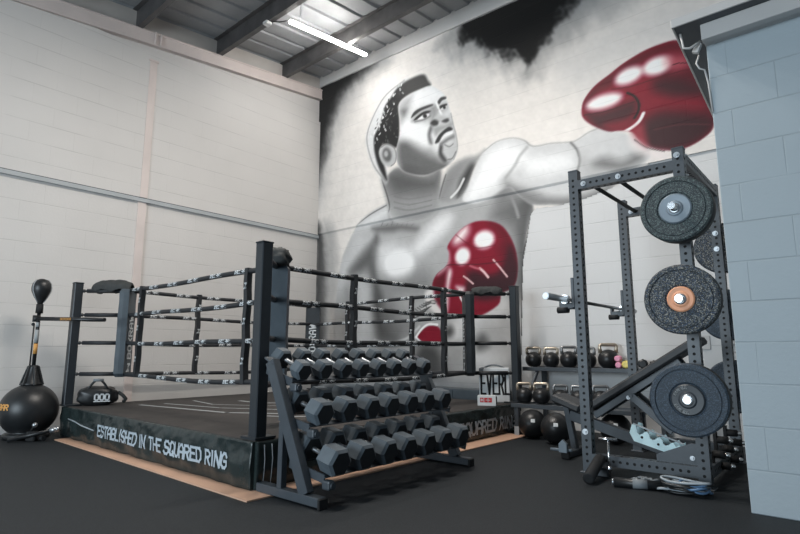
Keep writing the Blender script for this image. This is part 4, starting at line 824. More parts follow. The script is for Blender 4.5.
# posts, pads, ropes
PT = 1.665
CR = {'l': (RX0+0.02, RY0+0.02, 1, 1), 'n': (RX1-0.045, RY0+0.045, -1, 1), 'r': (RX1+0.02, RY1, -1, -1), 'b': (RX0+0.02, RY1, 1, -1)}
ROPEZ = (1.58, 1.31, 1.00, 0.66)
D_IN = 0.39
PADC = {}
for k, (x, y, sx, sy) in CR.items():
    bm = NB(); box(bm, (x, y, RZ+(PT-RZ)/2), (0.088, 0.088, PT-RZ), bev=0.006); box(bm, (x, y, PT+0.004), (0.094, 0.094, 0.012), bev=0.003)
    box(bm, (x+sx*0.03, y+sy*0.03, RZ+0.01), (0.17, 0.17, 0.016), bev=0.002)
    robj('corner_post', bm, M['post'])
    c = Vector((x+sx*D_IN, y+sy*D_IN, 0)); PADC[k] = c
    dv = Vector((sx, sy, 0)).normalized()             # to ring centre
    side = Vector((-dv.y, dv.x, 0))
    bm = NB(); zb, zt = 0.63, 1.60; nn = 26
    # padded block with soft horizontal creases
    prof = [(-.10, -.05), (.10, -.05), (.113, 0.0), (.10, .055), (-.10, .055), (-.113, 0.0)]
    rings = []
    for j in range(nn+1):
        z = zb+(zt-zb)*j/nn; e = 0.75 if j in (0, nn) else 1.0
        q = 1+0.05*noise.noise(Vector((x, y, z*9)))
        rings.append([bm.verts.new(c+side*(p[0]*e*q)+dv*(p[1]*e*q)+Vector((0, 0, z))) for p in prof])
    for a, b in zip(rings, rings[1:]):
        for i in range(6): f = bm.faces.new((a[i], a[(i+1) % 6], b[(i+1) % 6], b[i])); f.smooth = False
    bm.faces.new(rings[0][::-1]); bm.faces.new(rings[-1])
    bmesh.ops.recalc_face_normals(bm, faces=bm.faces)
    pad = robj('corner_pad', bm, M['pad'] if k in 'ln' else M['padb'])
    t_ = pad.data; bm = NB(); bm.from_mesh(t_); bmesh.ops.translate(bm, vec=ORG, verts=bm.verts)
    letters(bm, 'BOXRAW', lambda u, v: c+dv*0.062+side*(0.044-v)+Vector((0, 0, 0.83+u)), 0.088, 0.64, 0.2, 0.30, mi=1)
    letters(bm, '>', lambda u, v: c+dv*0.062+side*(u-0.04)+Vector((0, 0, 0.68+v)), 0.095, 0.8, 0.2, mi=1)
    bmesh.ops.translate(bm, vec=-ORG, verts=bm.verts); bm.to_mesh(t_); bm.free(); t_.materials.append(M['white'])
    # diagonal turnbuckle links from post to rope corner
    for z in ROPEZ:
        a = Vector((x+sx*0.05, y+sy*0.05, z)); b = c-dv*0.05+Vector((0, 0, z))
        bm = NB(); cyl(bm, a, a+(b-a)*0.12, 0.010, n=8); cyl(bm, a+(b-a)*0.08, b, 0.023, n=10)
        ball(bm, a, 0.02, sub=10, ring=6)
        t = robj('turnbuckle', bm, M['rope'])
        bm = NB(); q = a+(b-a)*0.24; cyl(bm, q, q+(b-a)*0.05, 0.0225, n=10); robj('collar', bm, M['greyprint'], t)
SIDES = [('l', 'n', Vector((0, -1, 0)), 1), ('n', 'r', Vector((1, 0, 0)), 1), ('l', 'b', Vector((1, 0, 0)), 1), ('b', 'r', Vector((0, -1, 0)), 1)]
RR = 0.0225
for a, b, face, _ in SIDES:
    pa, pb = PADC[a], PADC[b]; d = (pb-pa); Ln = d.length; d.normalize()
    # reading direction so that text reads left to right seen from the facing side
    rd = Vector((0, 0, 1)).cross(face)
    for zi, z in enumerate(ROPEZ):
        sag = (0.0, 0.01, 0.015, 0.02)[zi]
        def RP(s): 
            t = s/Ln; return pa+d*s+Vector((0, 0, z-sag*4*t*(1-t)+0.006*math.sin(s*3.1+z*9)))
        bm = NB(); tube(bm, [RP(Ln*i/24) for i in range(25)], RR, 10)
        s = 0.16+0.1*zi
        while s < Ln-0.35:
            fl = 1 if rd.dot(d) > 0 else -1
            s0 = s if fl > 0 else s+0.2
            def PL(u, v):
                th = (v-0.014)/(RR+0.001)
                p = RP(s0+fl*u); return p+face*(math.cos(th)*(RR+0.0015))+Vector((0, 0, math.sin(th)*(RR+0.0015)))
            letters(bm, '>BOXRAW', PL, 0.031, 0.60, 0.25, 0.30, mi=1)
            s += 0.40
        robj('rope', bm, [M['rope'], M['white']])
    # two vertical spacer straps per side
    ts = {('l', 'n'): (0.36, 2.34), ('n', 'r'): (0.86, 2.22), ('l', 'b'): (0.86, 2.2), ('b', 'r'): (0.75, 1.93)}[(a, b)]
    for s in ts:
        bm = NB(); p = pa+d*s
        n = 20
        pts = [p+Vector((0, 0, ROPEZ[0]+0.03-(ROPEZ[0]-ROPEZ[-1]+0.05)*i/n))+d*(0.006*math.sin(i*0.9+s)) for i in range(n+1)]
        for q, q2 in zip(pts, pts[1:]): beam(bm, q, q2, 0.045, 0.056, up=face, bev=0.0) if False else None
        w = 0.024
        vs = [[bm.verts.new(q+d*sx_+face*sy_) for sx_, sy_ in ((-w, RR+.003), (w, RR+.003), (w, -RR-.003), (-w, -RR-.003))] for q in pts]
        for A, B in zip(vs, vs[1:]):
            for i in range(4): bm.faces.new((A[i], A[(i+1) % 4], B[(i+1) % 4], B[i]))
        bm.faces.new(vs[0][::-1]); bm.faces.new(vs[-1])
        bmesh.ops.recalc_face_normals(bm, faces=bm.faces)
        for zz in (1.43, 1.13, 0.80):
            letters(bm, '>', lambda u, v: p+face*(RR+0.0075)+rd*(u-0.014)+Vector((0, 0, zz+v)), 0.05, 0.7, 0.24, mi=1)
        robj('spacer_strap', bm, [M['rope'], M['white']])

# black padding draped over the rope corners
def drape(name, c, dirv, L, W, H, seed, label, cat):
    bm = NB(); nu, nv = 34, 20; dv = Vector(dirv).normalized(); sd = Vector((-dv.y, dv.x, 0))
    g = []
    for i in range(nu+1):
        u = i/nu*2-1; row = []
        for j in range(nv+1):
            v = j/nv*2-1
            n1 = noise.noise(Vector((u*2.2, v*2.0, seed)))*0.5+noise.noise(Vector((u*5, v*4, seed+3)))*0.25
            ends = math.sqrt(max(0.0, 1-abs(u)**2.6))
            a = v*1.95                      # wraps over the rope and hangs down either side
            rr = W*(0.55+0.45*ends)*(1+0.25*n1)
            hang = max(0.0, abs(a)-PI/2)
            off = math.sin(max(-PI/2, min(PI/2, a)))*rr
            zz = math.cos(max(-PI/2, min(PI/2, a)))*H*(0.45+0.55*ends)*(1+0.25*n1)-hang*(0.06+0.12*abs(n1)+0.05*math.sin(u*7+seed))
            row.append(Vector(c)+dv*(u*L/2)+sd*off+Vector((0, 0, zz)))
        g.append(row)
    V = [[bm.verts.new(p) for p in row] for row in g]
    for i in range(nu):
        for j in range(nv): f = bm.faces.new((V[i][j], V[i+1][j], V[i+1][j+1], V[i][j+1])); f.smooth = True
    bmesh.ops.recalc_face_normals(bm, faces=bm.faces)
    bmesh.ops.solidify(bm, geom=bm.faces[:], thickness=0.012)
    o = obj(name, bm, M['cloth'])
    ctr = Vector(c)
    o.data.transform(Matrix.Translation(-ctr)); o.location = ctr
    return tag(o, label, cat, 'black padding over the ring corners')
drape('rope_cover', (-6.42, 2.46, 1.61), (1, 0.75, 0), 0.46, 0.075, 0.10, 1.3, 'black padded cover draped over the top rope, beside the tall punch ball', 'padding')
drape('rope_cover', (-3.34, 5.46, 1.605), (0.8, 0.6, 0), 0.36, 0.075, 0.065, 4.1, 'black padded cover drooping over the top rope, beside the kettlebell shelves', 'padding')
# crumpled cover on top of the near pad
bm = NB(); pc = PADC['n']
t = bmesh.new(); bmesh.ops.create_uvsphere(t, u_segments=28, v_segments=20, radius=1.0)
for v in t.verts:
    n1 = noise.noise(v.co*1.9+Vector((3, 1, 2)))*0.28+noise.noise(v.co*4.2)*0.16
    q = v.co*(1+n1); sx_ = 0.118 if q.z > -0.4 else 0.122
    v.co = Vector((q.x*sx_, q.y*sx_, max(-0.06, q.z*0.10)))
for f in t.faces: f.smooth = True
merge(bm, t, True)
o = obj('pad_cover', bm, M['cloth']); o.location = (pc.x, pc.y, 1.645)
tag(o, 'crumpled black cloth cover on top of the nearest corner pad', 'padding', 'black padding over the ring corners')

# plywood sheet under the ring
bm = NB()
prism(bm, [(-6.44, 2.02), (-2.93, 1.985), (-2.86, 5.45), (-6.44, 5.45)], (0, 0, 0.001), (1, 0, 0), (0, 1, 0), 0.009)
tag(obj('plywood_base', bm, M['ply']), 'pale plywood sheet on the floor, edge showing under the boxing ring', 'plywood')

# dark vinyl pad behind the ring
bm = NB(); box(bm, (-4.15, 5.98, 0.215), (1.5, 0.22, 0.43), bev=0.02, seg=2)
for i in range(3): box(bm, (-4.65+i*0.5, 5.865, 0.215), (0.01, 0.012, 0.40))
tag(obj('folded_mat', bm, M['pad']), 'dark folded vinyl mat standing behind the ring against the mural', 'mat')

# gym holdall on the canvas
hb = thing('holdall', 'black glossy holdall with white print on the far left of the ring canvas', 'bag', (-6.49, 2.42, RZ), R(66))
t = bmesh.new(); bmesh.ops.create_uvsphere(t, u_segments=36, v_segments=22, radius=1.0)
for v in t.verts:
    s = v.co; e = lambda a, p: math.copysign(abs(a)**p, a)
    n1 = 1+0.10*noise.noise(s*2.5)+0.05*noise.noise(s*6)
    v.co = Vector((e(s.x, 0.7)*0.20*n1, e(s.y, 0.7)*0.115*n1, max(0, 0.10+e(s.z, 0.75)*0.105*n1)))
bm = NB(); merge(bm, t, True); obj('body', bm, M['black'], hb)
bm = NB()
for yy in (-0.05,):
    tube(bm, [(-0.10+0.2*i/12, yy-0.02, 0.17+0.11*math.sin(PI*i/12)) for i in range(13)], 0.012, 8)
obj('handle', bm, M['black'], hb)
bm = NB(); cyl(bm, (-0.05, -0.075, 0.275), (0.05, -0.075, 0.275), 0.016, n=10); obj('handle_grip', bm, M['greyfab'], hb)
bm = NB()
for k in range(3): 
    letters(bm, '0', lambda u, v: Vector((-0.02+k*0.05+u, -0.128, 0.065+v)), 0.06, 0.6, 0.24)
box(bm, (0.05, -0.127, 0.05), (0.16, 0.003, 0.008))
obj('print', bm, M['white'], hb)
bm = NB(); tube(bm, [(0.17, 0, 0.12), (0.21, -0.02, 0.13), (0.25, -0.03, 0.10), (0.28, -0.02, 0.06), (0.26, 0.02, 0.03)], 0.020, 8); obj('strap', bm, M['cloth'], hb)

# white strike shield and first aid box by the right corner
sh = thing('strike_shield', 'white pad with tall black lettering leaning behind the ring ropes at the right corner', 'pad', (-3.325, 5.555, RZ), R(28))
bm = NB(); box(bm, (0, 0, 0.20), (0.35, 0.04, 0.40), bev=0.012, seg=2); obj('body', bm, M['white'], sh)
bm = NB(); letters(bm, 'EVERL', lambda u, v: Vector((-0.15+u, -0.0215, 0.10+v)), 0.23, 0.20, 0.10, 0.10); obj('lettering', bm, M['blackm'], sh)
bm = NB(); tube(bm, [(-0.12+0.24*i/8, 0.0, 0.395+0.035*math.sin(PI*i/8)) for i in range(9)], 0.010, 8); obj('handle', bm, M['greyfab'], sh)
fb = thing('carton', 'small white carton with red label at the foot of the white lettered pad', 'box', (-3.21, 5.20, RZ), R(25))
bm = NB(); box(bm, (0, 0, 0.055), (0.20, 0.09, 0.11), bev=0.003); obj('body', bm, M['white'], fb)
bm = NB()
for k in range(3): box(bm, (-0.052+k*0.045, -0.0462, 0.062), (0.038, 0.002, 0.048))
obj('label', bm, M['red'], fb)
bm = NB(); box(bm, (-0.052, -0.0477, 0.062), (0.030, 0.002, 0.008)); box(bm, (-0.052, -0.0477, 0.062), (0.008, 0.002, 0.03)); box(bm, (0.015, -0.0477, 0.062), (0.05, 0.002, 0.006)); obj('print', bm, M['white'], fb)
bm = NB(); box(bm, (0.102, 0, 0.055), (0.004, 0.07, 0.08)); obj('end_panel', bm, M['blackm'], fb)

# ------------------------------------------------------------------ reflex punch ball
rb = thing('reflex_bag', 'free-standing black reflex punch ball with spinner bar by the left wall', 'punch ball', (-6.84, 1.875, 0))
bm = NB(); pr = [(0.0, 0.0), (0.20, 0.0), (0.215, 0.02), (0.215, 0.05), (0.20, 0.06)]
for i in range(22):
    a = -0.95+ (PI/2-0.35+0.95)*i/21; pr.append((0.275*math.cos(a), 0.29+0.275*math.sin(a)))
pr += [(0.085, 0.555), (0.0, 0.555)]
lathe(bm, pr, n=48); base = obj('base', bm, M['black'], rb)
bm = NB(); a0 = R(-15)
def PB(u, v):
    z = 0.315+v; r = 0.275*math.sqrt(max(0, 1-((z-0.29)/0.275)**2))+0.004; a = a0-1.18+u/0.275
    return Vector((math.cos(a)*r, math.sin(a)*r, z))
letters(bm, 'BAR', PB, 0.05, 0.7, 0.26, 0.2, step=0.02); obj('lettering', bm, M['orange'], base)
bm = NB(); lathe(bm, [(0.10, 0.55), (0.10, 0.565), (0.085, 0.58), (0.045, 0.74), (0.045, 0.76), (0.0, 0.76)], n=24)
for k in range(6):
    a = k*PI/3; beam(bm, (0.105*math.cos(a), 0.105*math.sin(a), 0.55), (0.045*math.cos(a), 0.045*math.sin(a), 0.75), 0.022, 0.02)
obj('cone', bm, M['black'], rb)
bm = NB(); cyl(bm, (0, 0, 0.75), (0, 0, 1.36), 0.019, n=14); cyl(bm, (-0.02, -0.03, 0.75), (-0.02, -0.03, 1.2), 0.008, n=8); ball(bm, (-0.055, -0.03, 1.20), 0.018, sub=12, ring=8); pole = obj('pole', bm, M['black'], rb)
bm = NB(); cyl(bm, (0, 0, 0.88), (0, 0, 0.99), 0.0205, n=14); obj('label', bm, M['orange'], pole)
bm = NB(); cyl(bm, (0, 0, 1.0), (0, 0, 1.14), 0.0203, n=14, cap=True); cyl(bm, (0, 0, 1.17), (0, 0, 1.22), 0.0203, n=14); obj('label', bm, M['greyprint'], pole)
bm = NB(); cyl(bm, (0, 0, 1.32), (0, 0, 1.42), 0.036, 0.034, n=16); obj('coupling', bm, M['blackm'], rb)
bm = NB(); lathe(bm, [(0.0, 1.405), (0.022, 1.41), (0.03, 1.44), (0.066, 1.50), (0.092, 1.56), (0.096, 1.60), (0.088, 1.645), (0.06, 1.685), (0.02, 1.70), (0.0, 1.70)], n=32); sb = obj('speed_ball', bm, M['black'], rb)
bm = NB()
for k in range(2):
    pts = []
    for r_, z_ in ((0.03, 1.44), (0.066, 1.50), (0.092, 1.56), (0.096, 1.60), (0.088, 1.645), (0.06, 1.685)):
        a = a0+(-0.95 if k == 0 else 1.25); pts.append((math.cos(a)*(r_+0.001), math.sin(a)*(r_+0.001), z_))
    tube(bm, pts, 0.006, 6)
obj('piping', bm, M['greyprint'], sb)
bm = NB(); sp1 = Vector((0.80, 0.38, 1.235)); s00 = Vector((-0.03, -0.015, 1.262)); cyl(bm, s00, sp1, 0.022, n=14); cyl(bm, s00+Vector((0, 0, -0.035)), s00+Vector((0, 0, 0.035)), 0.034, n=16)
bar = obj('spinner_bar', bm, M['black'], rb)
bm = NB()
sd_ = (sp1-s00).normalized(); fd = Vector((sd_.y, -sd_.x, 0)).normalized()
letters(bm, 'BOXBAR', lambda u, v: s00+sd_*(0.36+u)+fd*0.0235+Vector((0, 0, v-0.012)) if False else s00+sd_*(0.36+u)+fd*0.0232+Vector((0, 0, v-0.011)), 0.022, 0.8, 0.25, 0.3); obj('lettering', bm, M['orange'], bar)

# bits of tubing on the floor by the ring corner
cb = thing('bar_clamp', 'small black metal bar with silver ends on the floor beside the punch ball', 'equipment', (-6.50, 1.82, 0), R(35))
bm = NB(); cyl(bm, (-0.20, -0.05, 0.022), (0.20, 0.06, 0.115), 0.020, n=12); obj('bar', bm, M['black'], cb)
bm = NB(); cyl(bm, (0.17, 0.05, 0.108), (0.23, 0.067, 0.122), 0.027, n=12); ball(bm, (0.23, 0.067, 0.122), 0.027, sub=12, ring=8); obj('end_cap', bm, M['zinc'], cb)
bm = NB(); box(bm, (-0.02, 0.05, 0.05), (0.10, 0.08, 0.10), bev=0.012); cyl(bm, (-0.06, 0.08, 0.1), (0.02, 0.02, 0.16), 0.014, n=8); cyl(bm, (0.02, 0.10, 0.03), (0.10, 0.06, 0.03), 0.025, n=10); obj('clamp', bm, M['blackm'], cb)
bm = NB(); ball(bm, (0.02, 0.02, 0.165), 0.026, sub=12, ring=8); obj('knob', bm, M['zinc'], cb)

# ------------------------------------------------------------------ dumbbell rack
dr = thing('dumbbell_rack', 'three-tier dark steel dumbbell rack standing beside the ring', 'rack', (-2.75, 2.97, 0))
DO = Vector(dr.location)
def dobj(name, bm, m, parent=None):
    bmesh.ops.translate(bm, vec=-DO, verts=bm.verts); return obj(name, bm, m, parent or dr)
Y0, Y1 = 2.19, 3.745
TIER = [(-2.83, 0.785, 0.22, 0.067, 0.36), (-2.65, 0.530, 0.245, 0.084, 0.22), (-2.50, 0.258, 0.27, 0.090, 0.20)]   # front head x, z, head spacing, hex radius, slope
for y in (Y0, Y1):
    bm = NB(); beam(bm, (-2.62, y, 0.06), (-3.005, y, 0.84), 0.055, 0.085, up=(1, 0, 0.4)); 
    box(bm, (-3.005, y, 0.842), (0.10, 0.062, 0.012), rot=(R(25), 'Y'))
    dobj('upright', bm, M['rack'])
    bm = NB(); box(bm, (-2.785, y, 0.037), (0.61, 0.065, 0.053), bev=0.004); foot = dobj('foot', bm, M['rack'])
    bm = NB(); box(bm, (-2.475, y, 0.030), (0.02, 0.07, 0.06), bev=0.004); dobj('end_cap', bm, M['rubber'], foot)
    bm = NB(); beam(bm, (-2.865, y+(0.0), 0.055), (-2.86, y, 0.46), 0.045, 0.045); dobj('brace', bm, M['rack'])
for ti_, (xf, zf, sp_, hr, sl) in enumerate(TIER):
    bm = NB(); yy0, yy1 = Y0+0.03, Y1-0.03
    dz = sl*sp_
    for xx, zz in ((xf, zf), (xf-sp_, zf+dz)):
        zb = zz-hr*0.90*math.cos(math.atan(sl))
        rot = Matrix.Rotation(math.atan(sl), 4, 'Y')
        box(bm, (xx+(-0.02 if xx == xf else 0.0), (yy0+yy1)/2, zb-0.006), (0.06, yy1-yy0, 0.006), rot=rot)
    for y in (Y0+0.035, Y1-0.035):
        beam(bm, (xf, y, zf-hr*0.9-0.02), (xf-sp_-0.06, y, zf+dz-hr*0.9-0.025), 0.012, 0.05, up=(0, 0, 1), bev=0)
    tray = dobj('tray', bm, M['rack'])
    for y in (Y0+0.055,):
        bm = NB(); box(bm, (xf+0.02, y-0.01, zf-hr*0.9-0.05), (0.07, 0.05, 0.055), bev=0.012, seg=2); cyl(bm, (xf+0.055, y-0.01, zf-hr*0.9-0.05), (xf+0.066, y-0.01, zf-hr*0.9-0.05), 0.018, n=12)
        dobj('bracket', bm, M['rack'], tray)

def make_dumbbell(label, L, hr, hl, group):
    r = thing('hex_dumbbell', label, 'dumbbell', (0, 0, 0), 0, group)
    for s in (-1, 1):
        bm = NB()
        prof = [(0.78, -hl/2), (1.0, -hl/2+0.014), (1.0, hl/2-0.016), (0.80, hl/2)]
        rg = [[bm.verts.new((s*(L/2)+s*h, hr*k*math.cos(PI/3*i), hr*k*math.sin(PI/3*i))) for i in range(6)] for k, h in prof]
        for a, b in zip(rg, rg[1:]):
            for i in range(6): bm.faces.new((a[i], a[(i+1) % 6], b[(i+1) % 6], b[i]))
        f0 = bm.faces.new(rg[0][::-1]); f1 = bm.faces.new(rg[-1]); f0.material_index = f1.material_index = 1
        bmesh.ops.recalc_face_normals(bm, faces=bm.faces)
        obj('head', bm, [M['hex_lit'], M['hex_shaded']], r)
    bm = NB(); n = 12
    lathe(bm, [(0.013, -L/2+hl/2-0.005), (0.018, -L/2+hl/2+0.012), (0.0145, -L/2+hl/2+0.02), (0.0155, 0), (0.0145, L/2-hl/2-0.02), (0.018, L/2-hl/2-0.012), (0.013, L/2-hl/2+0.005)], axis=(1, 0, 0), n=16)
    obj('handle', bm, M['zinc'], r)
    return r
ORD = ['first', 'second', 'third', 'fourth', 'fifth', 'sixth', 'seventh', 'eighth']
TN = ['top', 'middle', 'bottom']
YS = [(2.295, 2.443, 2.604, 2.792, 2.971, 3.151, 3.355, 3.575), (2.307, 2.514, 2.742, 2.959, 3.173, 3.381, 3.577), (2.300, 2.496, 2.73, 2.967, 3.20, 3.40, 3.585)]
for ti_, (xf, zf, sp_, hr, sl) in enumerate(TIER):
    hl = (0.100, 0.132, 0.146)[ti_]; dz = sl*sp_; Lh = math.hypot(sp_, dz)
    n = len(YS[ti_]); ys_ = [YS[ti_][0]+(YS[ti_][-1]-YS[ti_][0])*i/(n-1) for i in range(n)]
    proto = None
    for i, y in enumerate(ys_):
        side = 'nearest the camera' if i == 0 else ('at the far end' if i == n-1 else '')
        lab = '%s hex dumbbell from the near end of the rack\'s %s tier' % (ORD[i], TN[ti_])
        grp = 'hex dumbbells on the %s tier' % TN[ti_]
        if proto is None: proto = o = make_dumbbell(lab, Lh, hr, hl, grp)
        else: o = dup(proto, label=lab, group=grp)
        o.location = (xf-sp_/2, y, zf+dz/2)
        o.rotation_euler = (0, math.atan(sl), R((i*37 % 5)-2))

# ------------------------------------------------------------------ power rack
PX0, PX1, PY0, PY1, PH, PW = -1.68, -0.893, 4.165, 5.33, 2.365, 0.075
pr_ = thing('power_rack', 'tall charcoal power rack with drilled uprights and plate storage', 'squat rack', ((PX0+PX1)/2, (PY0+PY1)/2, 0))
PO = Vector(pr_.location)
def pobj(name, bm, m, parent=None):
    bmesh.ops.translate(bm, vec=-PO, verts=bm.verts); return obj(name, bm, m, parent or pr_)
def drilled(bm, p0, p1, w, pitch=0.05, r=0.0105, start=0.03):
    """square tube with through holes along two of its sides, a dark core painted as the shaded hollow"""
    p0 = Vector(p0); p1 = Vector(p1); x, y, d = frame(p1-p0, (0, 1, 0) if abs((p1-p0).normalized().y) < 0.5 else (0, 0, 1)); L = (p1-p0).length
    n = int((L-2*start)/pitch); start = (L-n*pitch)/2; hw = w/2; ch = 0.004
    for nrm, tan in ((x, y), (-x, -y), (y, -x), (-y, x)):
        def P(a, s, e=0.0): return p0+d*s+tan*a+nrm*(hw-e)
        def q(*pp): bm.faces.new([bm.verts.new(v) for v in pp])
        q(P(-hw, 0), P(hw, 0), P(hw, start), P(-hw, start)); q(P(-hw, L-start), P(hw, L-start), P(hw, L), P(-hw, L))
        for i in range(n):
            s = start+i*pitch; c = s+pitch/2; N_ = 12
            out = [P(max(-hw, min(hw, 9*math.cos(2*PI*(k+.5)/N_)*1)) if False else 0, c) for k in range(0)]
            ci = [bm.verts.new(P(r*math.cos(2*PI*k/N_), c+r*math.sin(2*PI*k/N_))) for k in range(N_)]
            ce = [bm.verts.new(P(r*math.cos(2*PI*k/N_), c+r*math.sin(2*PI*k/N_), 0.005)) for k in range(N_)]
            def sq(a):
                cx_, sx_ = math.cos(a), math.sin(a); m = max(abs(cx_)/hw, abs(sx_)/(pitch/2)); return cx_/m, sx_/m
            # corners of the tile lie at the diagonal; use 12 rays plus exact corners
            co_ = []
            for k in range(N_):
                a = 2*PI*k/N_; ax, sx_ = sq(a); co_.append((ax, sx_))
            cor = {1: (hw, pitch/2), 4: (-hw, pitch/2), 7: (-hw, -pitch/2), 10: (hw, -pitch/2)}
            ov = [bm.verts.new(P(ax, c+sx_)) for ax, sx_ in co_]
            for k in range(N_):
                k2 = (k+1) % N_
                vs = [ci[k], ov[k]]
                if k in cor:
                    pa_, pb_ = co_[k], co_[k2]
                    if abs(pa_[0]-pb_[0]) > 1e-6 and abs(pa_[1]-pb_[1]) > 1e-6: vs.append(bm.verts.new(P(cor[k][0], c+cor[k][1])))
                vs += [ov[k2], ci[k2]]
                bm.faces.new(vs)
                f = bm.faces.new((ci[k], ci[k2], ce[k2], ce[k])); f.material_index = 1
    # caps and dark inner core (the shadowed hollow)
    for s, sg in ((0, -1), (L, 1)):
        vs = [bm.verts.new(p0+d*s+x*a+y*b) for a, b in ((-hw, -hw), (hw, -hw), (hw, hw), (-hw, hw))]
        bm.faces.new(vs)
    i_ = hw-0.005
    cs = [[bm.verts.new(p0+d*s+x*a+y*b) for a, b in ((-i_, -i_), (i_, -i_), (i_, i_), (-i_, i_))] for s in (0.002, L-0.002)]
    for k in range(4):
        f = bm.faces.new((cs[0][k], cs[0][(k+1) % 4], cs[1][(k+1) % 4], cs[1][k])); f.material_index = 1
RM = [M['rack'], M['tube_shade']]
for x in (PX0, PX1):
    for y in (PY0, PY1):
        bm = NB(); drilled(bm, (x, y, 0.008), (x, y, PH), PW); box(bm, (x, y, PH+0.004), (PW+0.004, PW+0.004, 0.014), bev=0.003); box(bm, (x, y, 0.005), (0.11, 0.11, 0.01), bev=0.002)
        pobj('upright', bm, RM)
def bolt(bm, c, ax, r=0.021):
    cyl(bm, c, Vector(c)+Vector(ax)*0.006, r, n=14); cyl(bm, Vector(c)+Vector(ax)*0.006, Vector(c)+Vector(ax)*0.018, r*0.55, n=6)
hw = PW/2
for y in (PY0, PY1):
    for z in (2.245, 0.105):
        bm = NB(); drilled(bm, (PX0+hw, y, z), (PX1-hw, y, z), PW); cm = pobj('crossmember', bm, RM)
        sgn = -1 if y == PY0 else 1
        if z > 1:
            for x in (PX0+0.085, PX0+0.36): 
                bm = NB(); bolt(bm, (x, y-hw, z), (0, -1, 0)); pobj('bolt', bm, M['zinc'], cm)
for x in (PX0, PX1):
    for z in ((2.30, 0.105) if x == PX1 else (0.06,)):
        if x == PX0: continue
        bm = NB(); drilled(bm, (x, PY0+hw, z), (x, PY1-hw, z), PW); pobj('crossmember', bm, RM)
for x in (-1.555, -1.345):
    bm = NB(); cyl(bm, (x, PY0+hw, 2.245), (x, PY1-hw, 2.245), 0.017, n=14); pobj('pull_up_bar', bm, M['blackm'])
for x, y, z in ((PX1, PY0, 2.315), (PX0, PY0, 0.30), (PX1, PY1, 1.93), (PX1, PY1, 1.79)):
    bm = NB(); bolt(bm, (x-0.005, y-hw, z), (0, -1, 0), 0.022); pobj('bolt', bm, M['zinc'])
for z in (2.16, 2.31):
    bm = NB(); bolt(bm, (PX1+hw, PY0-0.005, z), (1, 0, 0), 0.014); bolt(bm, (PX0-hw, PY0, z-0.05), (-1, 0, 0), 0.012); pobj('bolt', bm, M['zinc'])
# gusset at the foot of the right upright
bm = NB(); prism(bm, [(-0.30, 0.145), (-0.04, 0.145), (-0.04, 0.285), (-0.075, 0.285), (-0.30, 0.19)], (PX1, PY0+0.005, 0), (1, 0, 0), (0, 0, 1), 0.012); pobj('gusset', bm, M['rack'])
bm = NB(); bolt(bm, (PX1-0.07, PY0-0.008, 0.19), (0, -1, 0), 0.016); pobj('bolt', bm, M['zinc'])
# J cups on the front (left) face
for y in (PY0, PY1):
    bm = NB(); xq = PX0-hw
    box(bm, (xq-0.012, y, 1.37), (0.024, 0.085, 0.24), bev=0.003)
    box(bm, (xq-0.07, y, 1.265), (0.12, 0.07, 0.05), bev=0.006); box(bm, (xq-0.125, y, 1.295), (0.022, 0.06, 0.09), bev=0.006)
    jc = pobj('j_cup', bm, M['rack'])
    bm = NB(); cyl(bm, (xq-0.15, y-0.02, 1.235), (xq-0.06, y-0.02, 1.235), 0.026, n=14); pobj('roller', bm, M['blackm'], jc)
# storage pegs at both ends of the rear uprights, and chrome band pegs low on the right
for z in (1.872, 1.246, 0.597):
    bm = NB(); cyl(bm, (PX1, PY0-hw, z), (PX1, 3.83, z), 0.024, n=20); box(bm, (PX1, PY0-hw-0.004, z), (0.075, 0.008, 0.10)); pobj('storage_peg', bm, M['chrome'])
    bm = NB(); cyl(bm, (PX1, PY1+hw, z), (PX1, PY1+0.28, z), 0.024, n=20); box(bm, (PX1, PY1+hw+0.004, z), (0.075, 0.008, 0.10)); pobj('storage_peg', bm, M['chrome'])
for y, z in ((4.36, 0.20), (4.50, 0.105), (4.50, 0.28), (4.66, 0.20), (4.82, 0.105), (4.86, 0.29), (5.02, 0.20)):
    if z > 0.15: 
        bm = NB(); box(bm, (PX1+0.01, y, z-0.03), (0.02, 0.05, 0.16 if z > 0.25 else 0.10))
    else: bm = NB()
    cyl(bm, (PX1+0.02, y, z), (PX1+0.09, y, z), 0.026, n=12); pg = pobj('band_peg', bm, M['blackm'])
    bm = NB(); cyl(bm, (PX1+0.09, y, z), (PX1+0.105, y, z), 0.016, n=14); ball(bm, (PX1+0.105, y, z), 0.016, sub=12, ring=8); pobj('end_cap', bm, M['chrome'], pg)

